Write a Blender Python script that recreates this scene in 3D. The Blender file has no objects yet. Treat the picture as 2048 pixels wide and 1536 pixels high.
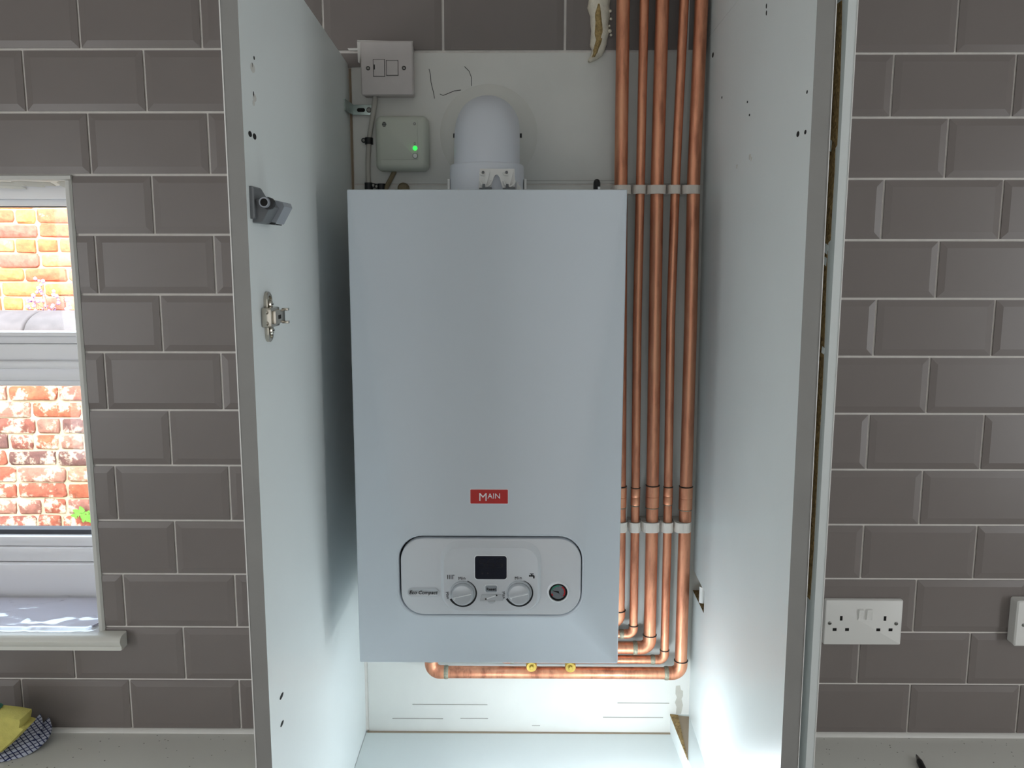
import bpy, bmesh, math, random
from mathutils import Vector, Matrix
from math import pi, sin, cos, radians

random.seed(7)
S = bpy.context.scene
COL = S.collection

# ------------------------------------------------------------------ camera, world, lights, exposure
CAM_POS = Vector((-0.00156, -1.49045, 1.80488))
YAW, PITCH, ROLL, FOCAL = -0.009018, -0.149372, 0.000632, 1688.99      # FOCAL in pixels of the 2048 px wide frame


def cam_axes():
    fwd = Vector((sin(YAW) * cos(PITCH), cos(YAW) * cos(PITCH), sin(PITCH)))
    right = Vector((cos(YAW), -sin(YAW), 0))
    up = right.cross(fwd)
    return cos(ROLL) * right + sin(ROLL) * up, -sin(ROLL) * right + cos(ROLL) * up, fwd


RIGHT, UP, FWD = cam_axes()
cam = bpy.data.cameras.new('camera')
cam.sensor_width = 36.0
cam.lens = FOCAL / 2048 * 36.0
cam.clip_start = 0.02
cam_ob = bpy.data.objects.new('camera', cam)
COL.objects.link(cam_ob)
m = Matrix((RIGHT, UP, -FWD)).transposed().to_4x4()
m.translation = CAM_POS
cam_ob.matrix_world = m
S.camera = cam_ob

S.view_settings.view_transform = 'Standard'
S.view_settings.look = 'None'
S.view_settings.gamma = 1.0
S.view_settings.use_curve_mapping = False
S.view_settings.exposure = 0.0
S.cycles.use_denoising = True
S.cycles.max_bounces = 10
S.cycles.diffuse_bounces = 5
S.cycles.sample_clamp_indirect = 6.0
S.cycles.caustics_reflective = False
S.cycles.caustics_refractive = False

world = bpy.data.worlds.new('world')
S.world = world
world.use_nodes = True
wn = world.node_tree.nodes
sky = wn.new('ShaderNodeTexSky')
sky.sky_type = 'NISHITA'
sky.sun_disc = False
sky.sun_elevation = radians(38)
sky.sun_rotation = radians(160)
sky.air_density = 1.2
sky.dust_density = 3.0
hs = wn.new('ShaderNodeHueSaturation')      # thin bright cloud: a paler sky
hs.inputs['Saturation'].default_value = 0.4
world.node_tree.links.new(sky.outputs[0], hs.inputs['Color'])
world.node_tree.links.new(hs.outputs[0], wn['Background'].inputs[0])
wn['Background'].inputs[1].default_value = 2.0


def lamp(name, kind, loc, rot, energy, color=(1, 1, 1), **kw):
    l = bpy.data.lights.new(name, kind)
    l.energy = energy
    l.color = color
    for k, v in kw.items():
        setattr(l, k, v)
    o = bpy.data.objects.new(name, l)
    COL.objects.link(o)
    o.location = loc
    o.rotation_euler = rot
    return o


# sun on the yard, coming over the house roof
lamp('sun', 'SUN', (0, -4, 6), (radians(57), 0, radians(-12)), 2.6, (1.0, 0.93, 0.82), angle=radians(1.0))
# added soft light before the solid rear wall; there is no opening
lamp('rear_fill_light', 'AREA', (-0.55, -3.28, 1.55), (radians(90), 0, 0), 8.4, (0.95, 0.98, 1.0),
     shape='RECTANGLE', size=2.3, size_y=1.5)
# narrow unseen source far right, grazing light across the cupboard; softer unseen one left
lamp('right_side_light', 'AREA', (1.96, -1.45, 1.55), (radians(90), 0, radians(75)), 12.5, (0.93, 0.97, 1.0),
     shape='RECTANGLE', size=0.45, size_y=1.3)
lamp('left_side_light', 'AREA', (-1.96, -1.9, 1.55), (radians(90), 0, radians(-65)), 17.5, (0.96, 0.98, 1.0),
     shape='RECTANGLE', size=0.8, size_y=1.3)
# two heads of a cold LED work light under the boiler
for lx, en in ((-0.03, 0.68), (0.185, 1.6)):
    lamp('work_light', 'POINT', (lx, -0.255, 0.985), (0, 0, 0), en, (0.85, 0.94, 1.0), shadow_soft_size=0.025)


def at(px, py, X=None, Y=None, Z=None):
    """World point where the sight line through a pixel of the photograph meets the plane X=, Y= or Z=."""
    d = (px - 1024) / FOCAL * RIGHT - (py - 768) / FOCAL * UP + FWD
    if Y is not None:
        t = (Y - CAM_POS.y) / d.y
    elif X is not None:
        t = (X - CAM_POS.x) / d.x
    else:
        t = (Z - CAM_POS.z) / d.z
    return CAM_POS + t * d


# ------------------------------------------------------------------ materials
def lin(c):
    return tuple((v / 255 / 12.92) if v / 255 <= 0.04045 else ((v / 255 + 0.055) / 1.055) ** 2.4 for v in c) + (1.0,)


def new_mat(name):
    mt = bpy.data.materials.new(name)
    mt.use_nodes = True
    nt = mt.node_tree
    return mt, nt, nt.nodes['Principled BSDF']


def mat(name, rgb, rough=0.5, metal=0.0, var=0.0, scale=30.0, bump=0.0, bscale=200.0, coat=0.0, spec=0.5, emit=None, estr=0.0, stretch=None):
    mt, nt, b = new_mat(name)
    N, L = nt.nodes, nt.links
    b.inputs['Roughness'].default_value = rough
    b.inputs['Metallic'].default_value = metal
    b.inputs['Specular IOR Level'].default_value = spec
    b.inputs['Coat Weight'].default_value = coat
    b.inputs['Coat Roughness'].default_value = 0.1
    b.inputs['Base Color'].default_value = lin(rgb)
    if emit:
        b.inputs['Emission Color'].default_value = lin(emit)
        b.inputs['Emission Strength'].default_value = estr
    if var or bump:
        tc = N.new('ShaderNodeTexCoord')
        src = tc.outputs['Object']
        if stretch:
            mp = N.new('ShaderNodeMapping')
            mp.inputs['Scale'].default_value = stretch
            L.new(src, mp.inputs[0])
            src = mp.outputs[0]
    if var:
        no = N.new('ShaderNodeTexNoise')
        no.inputs['Scale'].default_value = scale
        no.inputs['Detail'].default_value = 4
        L.new(src, no.inputs['Vector'])
        rp = N.new('ShaderNodeValToRGB')
        c = lin(rgb)
        rp.color_ramp.elements[0].position = 0.3
        rp.color_ramp.elements[1].position = 0.7
        rp.color_ramp.elements[0].color = tuple(v * (1 - var) for v in c[:3]) + (1,)
        rp.color_ramp.elements[1].color = tuple(min(1, v * (1 + var)) for v in c[:3]) + (1,)
        L.new(no.outputs[0], rp.inputs[0])
        L.new(rp.outputs[0], b.inputs['Base Color'])
    if bump:
        n2 = N.new('ShaderNodeTexNoise')
        n2.inputs['Scale'].default_value = bscale
        n2.inputs['Detail'].default_value = 3
        L.new(src, n2.inputs['Vector'])
        bp = N.new('ShaderNodeBump')
        bp.inputs['Strength'].default_value = bump
        bp.inputs['Distance'].default_value = 0.002
        L.new(n2.outputs[0], bp.inputs['Height'])
        L.new(bp.outputs[0], b.inputs['Normal'])
    return mt


def speckled(name, rgb, dots, rough, scale, thresh, extra=None):
    """base colour with small dark specks / chips (voronoi)"""
    mt, nt, b = new_mat(name)
    N, L = nt.nodes, nt.links
    tc = N.new('ShaderNodeTexCoord')
    vo = N.new('ShaderNodeTexVoronoi')
    vo.inputs['Scale'].default_value = scale
    L.new(tc.outputs['Object'], vo.inputs['Vector'])
    no = N.new('ShaderNodeTexNoise')
    no.inputs['Scale'].default_value = scale * 0.6
    L.new(tc.outputs['Object'], no.inputs['Vector'])
    mul = N.new('ShaderNodeMath')
    mul.operation = 'MULTIPLY'
    L.new(no.outputs[0], mul.inputs[0])
    mul.inputs[1].default_value = thresh * 2
    lt = N.new('ShaderNodeMath')
    lt.operation = 'LESS_THAN'
    L.new(vo.outputs['Distance'], lt.inputs[0])
    L.new(mul.outputs[0], lt.inputs[1])
    mx = N.new('ShaderNodeMixRGB')
    mx.inputs[1].default_value = lin(rgb)
    mx.inputs[2].default_value = lin(dots)
    L.new(lt.outputs[0], mx.inputs[0])
    L.new(mx.outputs[0], b.inputs['Base Color'])
    b.inputs['Roughness'].default_value = rough
    return mt


def chipboard_mat():
    mt, nt, b = new_mat('raw_chipboard')
    N, L = nt.nodes, nt.links
    tc = N.new('ShaderNodeTexCoord')
    vo = N.new('ShaderNodeTexVoronoi')
    vo.inputs['Scale'].default_value = 260
    L.new(tc.outputs['Object'], vo.inputs['Vector'])
    rp = N.new('ShaderNodeValToRGB')
    rp.color_ramp.elements[0].color = lin((112, 88, 52))
    rp.color_ramp.elements[1].color = lin((172, 142, 92))
    L.new(vo.outputs['Color'], rp.inputs[0])
    L.new(rp.outputs[0], b.inputs['Base Color'])
    b.inputs['Roughness'].default_value = 0.95
    bp = N.new('ShaderNodeBump')
    bp.inputs['Strength'].default_value = 2.0
    bp.inputs['Distance'].default_value = 0.001
    L.new(vo.outputs['Distance'], bp.inputs['Height'])
    L.new(bp.outputs[0], b.inputs['Normal'])
    return mt


def brick_mat(name, cols, dirt, dirt_amt):
    """each brick object picks its own clay colour; lime and soot blotches on top"""
    mt, nt, b = new_mat(name)
    N, L = nt.nodes, nt.links
    oi = N.new('ShaderNodeObjectInfo')
    rp = N.new('ShaderNodeValToRGB')
    rp.color_ramp.interpolation = 'CONSTANT'
    e = rp.color_ramp.elements
    e[0].position = 0.0
    e[0].color = lin(cols[0])
    e[1].position = 1.0 / len(cols)
    e[1].color = lin(cols[1])
    for i, c in enumerate(cols[2:], 2):
        q = e.new(i / len(cols))
        q.color = lin(c)
    L.new(oi.outputs['Random'], rp.inputs[0])
    tc = N.new('ShaderNodeTexCoord')
    ge = N.new('ShaderNodeNewGeometry')
    no = N.new('ShaderNodeTexNoise')
    no.inputs['Scale'].default_value = 14
    no.inputs['Detail'].default_value = 6
    no.inputs['Roughness'].default_value = 0.7
    L.new(ge.outputs['Position'], no.inputs['Vector'])
    r2 = N.new('ShaderNodeValToRGB')
    r2.color_ramp.elements[0].position = 0.60 - dirt_amt
    r2.color_ramp.elements[1].position = 0.70 - dirt_amt
    L.new(no.outputs[0], r2.inputs[0])
    mx = N.new('ShaderNodeMixRGB')
    mx.inputs[2].default_value = lin(dirt)
    L.new(r2.outputs[0], mx.inputs[0])
    L.new(rp.outputs[0], mx.inputs[1])
    n3 = N.new('ShaderNodeTexNoise')
    n3.inputs['Scale'].default_value = 40
    n3.inputs['Detail'].default_value = 5
    L.new(ge.outputs['Position'], n3.inputs['Vector'])
    m3 = N.new('ShaderNodeMixRGB')
    m3.blend_type = 'OVERLAY'
    m3.inputs[0].default_value = 0.7
    L.new(mx.outputs[0], m3.inputs[1])
    L.new(n3.outputs[0], m3.inputs[2])
    L.new(m3.outputs[0], b.inputs['Base Color'])
    b.inputs['Roughness'].default_value = 0.95
    bp = N.new('ShaderNodeBump')
    bp.inputs['Strength'].default_value = 0.8
    bp.inputs['Distance'].default_value = 0.006
    L.new(n3.outputs[0], bp.inputs['Height'])
    L.new(bp.outputs[0], b.inputs['Normal'])
    return mt


def copper_mat():
    mt, nt, b = new_mat('copper')
    N, L = nt.nodes, nt.links
    tc = N.new('ShaderNodeTexCoord')
    mp = N.new('ShaderNodeMapping')
    mp.inputs['Scale'].default_value = (60, 60, 9)
    L.new(tc.outputs['Object'], mp.inputs[0])
    no = N.new('ShaderNodeTexNoise')
    no.inputs['Scale'].default_value = 1.0
    no.inputs['Detail'].default_value = 6
    no.inputs['Roughness'].default_value = 0.65
    L.new(mp.outputs[0], no.inputs['Vector'])
    rp = N.new('ShaderNodeValToRGB')
    e = rp.color_ramp.elements
    e[0].position, e[0].color = 0.28, lin((160, 102, 80))
    e[1].position, e[1].color = 0.72, lin((232, 172, 136))
    k = e.new(0.5)
    k.color = lin((220, 152, 120))
    L.new(no.outputs[0], rp.inputs[0])
    L.new(rp.outputs[0], b.inputs['Base Color'])
    b.inputs['Metallic'].default_value = 0.84
    r2 = N.new('ShaderNodeMapRange')
    r2.inputs['To Min'].default_value = 0.34
    r2.inputs['To Max'].default_value = 0.52
    L.new(no.outputs[0], r2.inputs['Value'])
    L.new(r2.outputs[0], b.inputs['Roughness'])
    return mt


def cloth_mat():
    mt, nt, b = new_mat('blue_check_cloth')
    N, L = nt.nodes, nt.links
    uv = N.new('ShaderNodeUVMap')
    sp = N.new('ShaderNodeSeparateXYZ')
    L.new(uv.outputs[0], sp.inputs[0])

    def stripes(a, bsign, width):
        su = N.new('ShaderNodeMath')
        su.operation = 'ADD' if bsign > 0 else 'SUBTRACT'
        L.new(sp.outputs[0], su.inputs[0])
        L.new(sp.outputs[1], su.inputs[1])
        mu = N.new('ShaderNodeMath')
        mu.operation = 'MULTIPLY'
        L.new(su.outputs[0], mu.inputs[0])
        mu.inputs[1].default_value = a
        fr = N.new('ShaderNodeMath')
        fr.operation = 'FRACT'
        L.new(mu.outputs[0], fr.inputs[0])
        lt = N.new('ShaderNodeMath')
        lt.operation = 'LESS_THAN'
        L.new(fr.outputs[0], lt.inputs[0])
        lt.inputs[1].default_value = width
        return lt
    s1, s2 = stripes(82, 1, 0.22), stripes(82, -1, 0.22)
    ma = N.new('ShaderNodeMath')
    ma.operation = 'MAXIMUM'
    L.new(s1.outputs[0], ma.inputs[0])
    L.new(s2.outputs[0], ma.inputs[1])
    mx = N.new('ShaderNodeMixRGB')
    mx.inputs[1].default_value = lin((196, 200, 218))
    mx.inputs[2].default_value = lin((40, 48, 92))
    L.new(ma.outputs[0], mx.inputs[0])
    L.new(mx.outputs[0], b.inputs['Base Color'])
    b.inputs['Roughness'].default_value = 0.9
    return mt


def glass_mat(name, tint=(245, 250, 250), mixv=0.08, rough=0.02):
    mt, nt, b = new_mat(name)
    N, L = nt.nodes, nt.links
    N.remove(b)
    tr = N.new('ShaderNodeBsdfTransparent')
    tr.inputs[0].default_value = lin(tint)
    gl = N.new('ShaderNodeBsdfGlossy')
    gl.inputs['Roughness'].default_value = rough
    ms = N.new('ShaderNodeMixShader')
    ms.inputs[0].default_value = mixv
    L.new(tr.outputs[0], ms.inputs[1])
    L.new(gl.outputs[0], ms.inputs[2])
    L.new(ms.outputs[0], N['Material Output'].inputs[0])
    return mt


M = {}
M['tile'] = mat('grey_gloss_tile', (128, 120, 117), 0.30, var=0.03, scale=9, bump=0.05, bscale=18, spec=0.35)
M['grout'] = mat('pale_grout', (238, 233, 227), 0.9, var=0.05, scale=60, bump=0.3, bscale=300)
M['plaster'] = mat('white_painted_board', (226, 225, 220), 0.55, var=0.04, scale=9, bump=0.12, bscale=60)
M['white_wall'] = mat('white_wall_paint', (226, 224, 220), 0.8, var=0.02)
M['floor'] = mat('grey_vinyl_floor', (120, 116, 110), 0.5, var=0.1, scale=20)
M['melamine'] = mat('white_melamine', (226, 231, 230), 0.38, var=0.015, scale=6, bump=0.03, bscale=400)
M['edge'] = mat('grey_edge_banding', (142, 141, 138), 0.5, var=0.04, scale=20)
M['chip'] = chipboard_mat()
M['worktop'] = speckled('white_flecked_worktop', (236, 236, 230), (120, 118, 114), 0.35, 75, 0.08)
M['silicone'] = mat('white_silicone', (232, 230, 226), 0.4)
M['boiler'] = mat('boiler_white_enamel', (218, 226, 234), 0.33, var=0.01, scale=5)
M['boiler_plastic'] = mat('boiler_grey_white_plastic', (222, 225, 230), 0.35)
M['knob'] = mat('silver_knob', (205, 209, 214), 0.28, metal=0.25)
M['pale_edge'] = mat('pale_rim', (245, 247, 250), 0.25)
M['groove'] = mat('black_groove', (14, 15, 18), 0.7)
M['black'] = mat('black_plastic', (22, 23, 26), 0.45)
M['print'] = mat('black_print', (18, 19, 24), 0.6)
M['screen'] = mat('dark_display', (26, 30, 44), 0.12, spec=0.4)
M['digit'] = mat('dark_digits', (10, 12, 24), 0.3)
M['red'] = mat('red_badge', (196, 38, 34), 0.3)
M['white_print'] = mat('white_print', (248, 248, 250), 0.4)
M['gauge'] = mat('grey_gauge_face', (120, 126, 132), 0.3)
M['gauge_red'] = mat('red_scale', (190, 30, 36), 0.4)
M['gauge_green'] = mat('green_scale', (40, 140, 110), 0.4)
M['flue'] = mat('white_flue_plastic', (224, 228, 236), 0.35)
M['seal'] = mat('white_flue_seal', (224, 223, 217), 0.6)
M['white_plastic'] = mat('white_plastic', (232, 231, 228), 0.35)
M['old_plastic'] = mat('dusty_white_plastic', (206, 199, 197), 0.5, var=0.05, scale=25)
M['receiver'] = mat('receiver_plastic', (206, 210, 198), 0.45)
M['clip'] = mat('pipe_clip_plastic', (226, 216, 206), 0.5)
M['copper'] = copper_mat()
M['solder'] = mat('solder_and_flux', (150, 146, 128), 0.55, metal=0.5, var=0.25, scale=300)
M['solder_dark'] = mat('dark_solder_line', (66, 60, 54), 0.5, metal=0.5)
M['brass'] = mat('brass', (206, 178, 92), 0.3, metal=0.8)
M['steel'] = mat('nickel_steel', (196, 190, 178), 0.22, metal=1.0)
M['zinc'] = mat('galvanised_steel', (178, 190, 186), 0.35, metal=0.8, var=0.1, scale=60)
M['screw'] = mat('screw_metal', (130, 130, 126), 0.35, metal=0.8)
M['cable'] = mat('grey_cable', (188, 184, 176), 0.5)
M['cable_brown'] = mat('old_beige_cable', (138, 124, 98), 0.7, var=0.15, scale=80)
M['foam'] = mat('expanding_foam_skin', (236, 228, 210), 0.75, var=0.08, scale=120, bump=0.6, bscale=160)
M['foam_core'] = mat('cut_foam', (176, 150, 100), 0.95, var=0.3, scale=260, bump=1.0, bscale=320)
M['grey_dark'] = mat('dark_grey_plastic', (104, 107, 110), 0.45)
M['grey_mid'] = mat('mid_grey_plastic', (150, 155, 162), 0.4)
M['hole'] = mat('dark_hole', (20, 18, 16), 0.9)
M['chipped'] = mat('chipped_paint', (206, 204, 198), 0.7)
M['patch'] = mat('bare_grey_plaster', (186, 182, 172), 0.9, var=0.08, scale=60)
M['pencil'] = mat('faint_pencil_line', (176, 172, 166), 0.9)
M['joint_shade'] = mat('brown_joint_and_shade', (150, 132, 112), 0.9)  # brown of the floor joint; also painted shade in the gap and wedge
M['upvc'] = mat('white_upvc', (236, 236, 240), 0.3)
M['gasket'] = mat('grey_gasket', (70, 72, 78), 0.7)
M['sill'] = mat('white_gloss_sill', (226, 225, 218), 0.3)
M['trim'] = mat('white_tile_trim', (206, 205, 200), 0.4)
M['glass'] = glass_mat('window_glass', mixv=0.02)
M['film'] = glass_mat('clear_wrinkled_film', (252, 252, 255), 0.30, 0.16)
M['wrapped'] = mat('pale_lilac_board', (236, 234, 246), 0.5)
M['wrapped_edge'] = mat('lilac_board_edge', (150, 146, 170), 0.5)
M['sponge'] = mat('yellow_sponge', (204, 194, 108), 0.95, var=0.08, scale=60, bump=0.7, bscale=350)
M['scourer'] = mat('green_scourer', (58, 112, 92), 0.95, var=0.2, scale=300, bump=0.8, bscale=500)
M['cloth'] = cloth_mat()
M['led'] = mat('green_led', (40, 255, 90), 0.3, emit=(40, 255, 70), estr=2.2)
M['pen_metal'] = mat('pen_tip_metal', (120, 116, 112), 0.3, metal=0.8)
M['mortar'] = mat('lime_mortar', (160, 144, 120), 0.95, var=0.15, scale=25, bump=0.8, bscale=80)
M['mortar_far'] = mat('pale_mortar', (170, 140, 108), 0.95, var=0.1, scale=25, bump=0.8, bscale=80)
M['brick'] = brick_mat('weathered_brick', [(124, 64, 48), (108, 60, 50), (136, 70, 48), (124, 86, 74), (86, 56, 52), (138, 94, 76), (116, 74, 64)], (172, 156, 140), 0.10)
M['brick_far'] = brick_mat('orange_brick', [(184, 100, 60), (182, 86, 52), (186, 108, 62), (172, 82, 56), (188, 118, 78), (134, 78, 66)], (216, 190, 164), -0.03)
M['coping'] = mat('grey_stone_coping', (80, 74, 76), 0.9, var=0.15, scale=18, bump=0.6, bscale=60)
M['leaf'] = mat('fresh_green_leaf', (84, 132, 40), 0.6, var=0.12, scale=60)
M['petal'] = mat('lilac_flower', (176, 144, 210), 0.7, var=0.08, scale=90)
M['stem'] = mat('brown_stem', (120, 74, 60), 0.8)


# ------------------------------------------------------------------ mesh helpers
class MB:
    def __init__(self):
        self.v, self.f, self.m, self.uv = [], [], [], {}

    def add(self, verts, faces, mi=0):
        o = len(self.v)
        self.v += [Vector(p) for p in verts]
        self.f += [tuple(i + o for i in f) for f in faces]
        self.m += [mi] * len(faces)
        return self

    def loft(self, loops, cap0=True, cap1=True, mi=0, closed=False):
        n = len(loops[0])
        vs = [p for lp in loops for p in lp]
        fs = []
        k = len(loops)
        for i in range(k if closed else k - 1):
            a, b = i * n, ((i + 1) % k) * n
            for j in range(n):
                j2 = (j + 1) % n
                fs.append((a + j, a + j2, b + j2, b + j))
        if not closed:
            if cap0:
                fs.append(tuple(reversed(range(n))))
            if cap1:
                fs.append(tuple((k - 1) * n + j for j in range(n)))
        return self.add(vs, fs, mi)

    def box(self, lo, hi, bev=0.0, mi=0):
        lo, hi = Vector(lo), Vector(hi)
        if bev <= 0:
            x0, y0, z0 = lo
            x1, y1, z1 = hi
            v = [(x0, y0, z0), (x1, y0, z0), (x1, y1, z0), (x0, y1, z0), (x0, y0, z1), (x1, y0, z1), (x1, y1, z1), (x0, y1, z1)]
            return self.add(v, [(0, 3, 2, 1), (4, 5, 6, 7), (0, 1, 5, 4), (1, 2, 6, 5), (2, 3, 7, 6), (3, 0, 4, 7)], mi)
        bm = bmesh.new()
        bmesh.ops.create_cube(bm, size=1.0)
        for w in bm.verts:
            w.co = Vector(((lo.x + hi.x) / 2 + w.co.x * (hi.x - lo.x), (lo.y + hi.y) / 2 + w.co.y * (hi.y - lo.y), (lo.z + hi.z) / 2 + w.co.z * (hi.z - lo.z)))
        bmesh.ops.bevel(bm, geom=bm.edges[:], offset=bev, segments=2, affect='EDGES', profile=0.6)
        return self.from_bm(bm, mi)

    def from_bm(self, bm, mi=0):
        bm.verts.index_update()
        self.add([w.co.copy() for w in bm.verts], [[w.index for w in f.verts] for f in bm.faces], mi)
        bm.free()
        return self

    def hexa(self, c, mi=0):
        """8 corners: bottom 4 then top 4, same winding"""
        return self.add(c, [(0, 3, 2, 1), (4, 5, 6, 7), (0, 1, 5, 4), (1, 2, 6, 5), (2, 3, 7, 6), (3, 0, 4, 7)], mi)

    def prism(self, poly, off, mi=0):
        off = Vector(off)
        a = [Vector(p) for p in poly]
        return self.loft([a, [p + off for p in a]], mi=mi)

    def cyl(self, p0, p1, r, n=16, r1=None, mi=0, bev=0.0):
        p0, p1 = Vector(p0), Vector(p1)
        r1 = r if r1 is None else r1
        d = (p1 - p0).normalized()
        a = d.orthogonal().normalized()
        b = d.cross(a)

        def ring(p, rr):
            return [p + a * (cos(2 * pi * i / n) * rr) + b * (sin(2 * pi * i / n) * rr) for i in range(n)]
        lp = [ring(p0, r), ring(p1, r1)]
        if bev:
            lp = [ring(p0, r), ring(p1 - d * bev, r1), ring(p1, r1 - bev)]
        return self.loft(lp, mi=mi)

    def lathe(self, o, axis, prof, n=24, mi=0):
        """prof: list of (distance along axis, radius)"""
        o, d = Vector(o), Vector(axis).normalized()
        a = d.orthogonal().normalized()
        b = d.cross(a)
        lp = [[o + d * h + a * (cos(2 * pi * i / n) * r) + b * (sin(2 * pi * i / n) * r) for i in range(n)] for h, r in prof]
        return self.loft(lp, mi=mi)

    def tube(self, path, r, n=12, mi=0, caps=True):
        path = [Vector(p) for p in path]
        rs = r if isinstance(r, (list, tuple)) else [r] * len(path)
        lp = []
        prev = None
        for i, p in enumerate(path):
            d = (path[min(i + 1, len(path) - 1)] - path[max(i - 1, 0)]).normalized()
            if prev is None:
                a = d.orthogonal().normalized()
            else:
                a = (prev - d * prev.dot(d)).normalized()
            prev = a
            b = d.cross(a)
            lp.append([p + a * (cos(2 * pi * k / n) * rs[i]) + b * (sin(2 * pi * k / n) * rs[i]) for k in range(n)])
        return self.loft(lp, caps, caps, mi)

    def text(self, s, size, origin, depth=0.0004, shear=0.0, bold=0.0, rot=0.0, mi=0, sx=1.0, center=True, spacing=1.0):
        """upright text on a plane facing -Y"""
        cu = bpy.data.curves.new('lettering', 'FONT')
        cu.body = s
        cu.size = size
        cu.extrude = depth
        cu.shear = shear
        cu.offset = bold
        cu.space_character = spacing
        if center:
            cu.align_x = 'CENTER'
            cu.align_y = 'CENTER'
        cu.resolution_u = 3
        ob = bpy.data.objects.new('lettering', cu)
        me = bpy.data.meshes.new_from_object(ob)
        R = Matrix.Rotation(rot, 3, 'Y') @ Matrix.Rotation(pi / 2, 3, 'X')
        o = Vector(origin)
        self.add([o + R @ Vector((w.co.x * sx, w.co.y, w.co.z)) for w in me.vertices], [tuple(p.vertices) for p in me.polygons], mi)
        bpy.data.objects.remove(ob)
        bpy.data.meshes.remove(me)
        bpy.data.curves.remove(cu)
        return self


BASE = {}       # object name -> world position of its origin


def rrect(cx, cz, w, h, r, y, n=6):
    """rounded rectangle loop in the XZ plane at depth y"""
    out = []
    r = min(r, w / 2, h / 2)
    for (sx, sz, a0) in ((1, 1, 0), (-1, 1, 90), (-1, -1, 180), (1, -1, 270)):
        for k in range(n + 1):
            a = radians(a0 + 90 * k / n)
            out.append(Vector((cx + sx * (w / 2 - r) + cos(a) * r, y, cz + sz * (h / 2 - r) + sin(a) * r)))
    return out


def rr_solid(mb, cx, cz, w, h, r, prof, n=6, mi=0):
    """prof: (y, inset)"""
    mb.loft([rrect(cx, cz, w - 2 * i, h - 2 * i, max(r - i, 0.0004), y, n) for y, i in prof], mi=mi)
    return mb


def put(name, mb, mats, parent=None, base=None, smooth=35, stuff=False):
    if not isinstance(mats, (list, tuple)):
        mats = [mats]
    if base is None:
        xs = [p.x for p in mb.v]
        ys = [p.y for p in mb.v]
        zs = [p.z for p in mb.v]
        base = Vector(((min(xs) + max(xs)) / 2, (min(ys) + max(ys)) / 2, min(zs)))
    base = Vector(base)
    me = bpy.data.meshes.new(name)
    me.from_pydata([p - base for p in mb.v], [], mb.f)
    for k in mats:
        me.materials.append(M[k])
    me.polygons.foreach_set('material_index', mb.m)
    bm = bmesh.new()
    bm.from_mesh(me)
    bmesh.ops.recalc_face_normals(bm, faces=bm.faces[:])
    bm.to_mesh(me)
    bm.free()
    if smooth:
        me.polygons.foreach_set('use_smooth', [True] * len(me.polygons))
        me.set_sharp_from_angle(angle=radians(smooth))
    me.update()
    o = bpy.data.objects.new(name, me)
    COL.objects.link(o)
    BASE[o.name] = base
    if parent:
        o.parent = parent
        o.location = base - BASE[parent.name]
    else:
        o.location = base
    if stuff:
        o['kind'] = 'stuff'
    return o


def tag(o, label, cat=None, group=None, kind=None):
    o['label'] = label
    if cat:
        o['category'] = cat
    if group:
        o['group'] = group
    if kind:
        o['kind'] = kind
    return o


def thing(name, loc, label, cat, group=None, kind=None):
    o = bpy.data.objects.new(name, None)
    o.empty_display_size = 0.05
    COL.objects.link(o)
    o.location = loc
    BASE[o.name] = Vector(loc)
    return tag(o, label, cat, group, kind)


def struct(name, mb, mats, label, parent=None, smooth=0):
    o = put(name, mb, mats, parent, smooth=smooth)
    o['kind'] = 'structure'
    o['label'] = label
    return o


# ------------------------------------------------------------------ room shell
WX0, WX1, WZ0, WZ1 = -1.62, -0.776, 1.087, 1.944      # window opening
b = MB()
b.box((-2.0, 0.0, 0.0), (2.0, 0.25, WZ0))
b.box((-2.0, 0.0, WZ1), (2.0, 0.25, 2.5))
b.box((-2.0, 0.0, WZ0), (WX0, 0.25, WZ1))
b.box((WX1, 0.0, WZ0), (2.0, 0.25, WZ1))
wall_back = struct('wall_back', b, 'grout', 'back wall of grey metro tiles with pale grout')
struct('wall_left', MB().box((-2.1, -3.5, 0), (-2.0, 0.25, 2.5)), 'white_wall', 'left side wall of the kitchen')
struct('wall_right', MB().box((2.0, -3.5, 0), (2.1, 0.25, 2.5)), 'white_wall', 'right side wall of the kitchen')
struct('wall_rear', MB().box((-2.1, -3.5, 0), (2.1, -3.4, 2.5)), 'white_wall', 'rear wall of the kitchen')
struct('floor', MB().box((-2.1, -3.5, -0.1), (2.1, 0.25, 0.0)), 'floor', 'kitchen floor')
struct('ceiling', MB().box((-2.1, -3.5, 2.5), (2.1, 0.25, 2.6)), 'white_wall', 'white kitchen ceiling')

# ---- tiles: one object each, bevelled on the sides that were not cut
G = 0.0021
BV = 0.0115


def tile_geo(mb, x0, x1, z0, z1, full, j):
    il, ir, ib, it = [BV if k else 0.00005 for k in full]
    il = min(il, (x1 - x0) * 0.4)
    ir = min(ir, (x1 - x0) * 0.4)
    ye, yc = -0.0028, -0.0049

    def lp(a, c, d, e, ys):
        return [Vector((x0 + a, ys[0], z0 + d)), Vector((x1 - c, ys[1], z0 + d)), Vector((x1 - c, ys[2], z1 - e)), Vector((x0 + a, ys[3], z1 - e))]
    # a cut side keeps the centre's thickness to its edge
    cl, cr, cb, ct = [not k for k in full]
    edge = [yc if (cl and cb) else ye, yc if (cr and cb) else ye, yc if (cr and ct) else ye, yc if (cl and ct) else ye]
    return mb.loft([lp(0, 0, 0, 0, [0.0005] * 4), lp(0, 0, 0, 0, edge), lp(il, ir, ib, it, [yc + j] * 4)], cap0=False)


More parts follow.
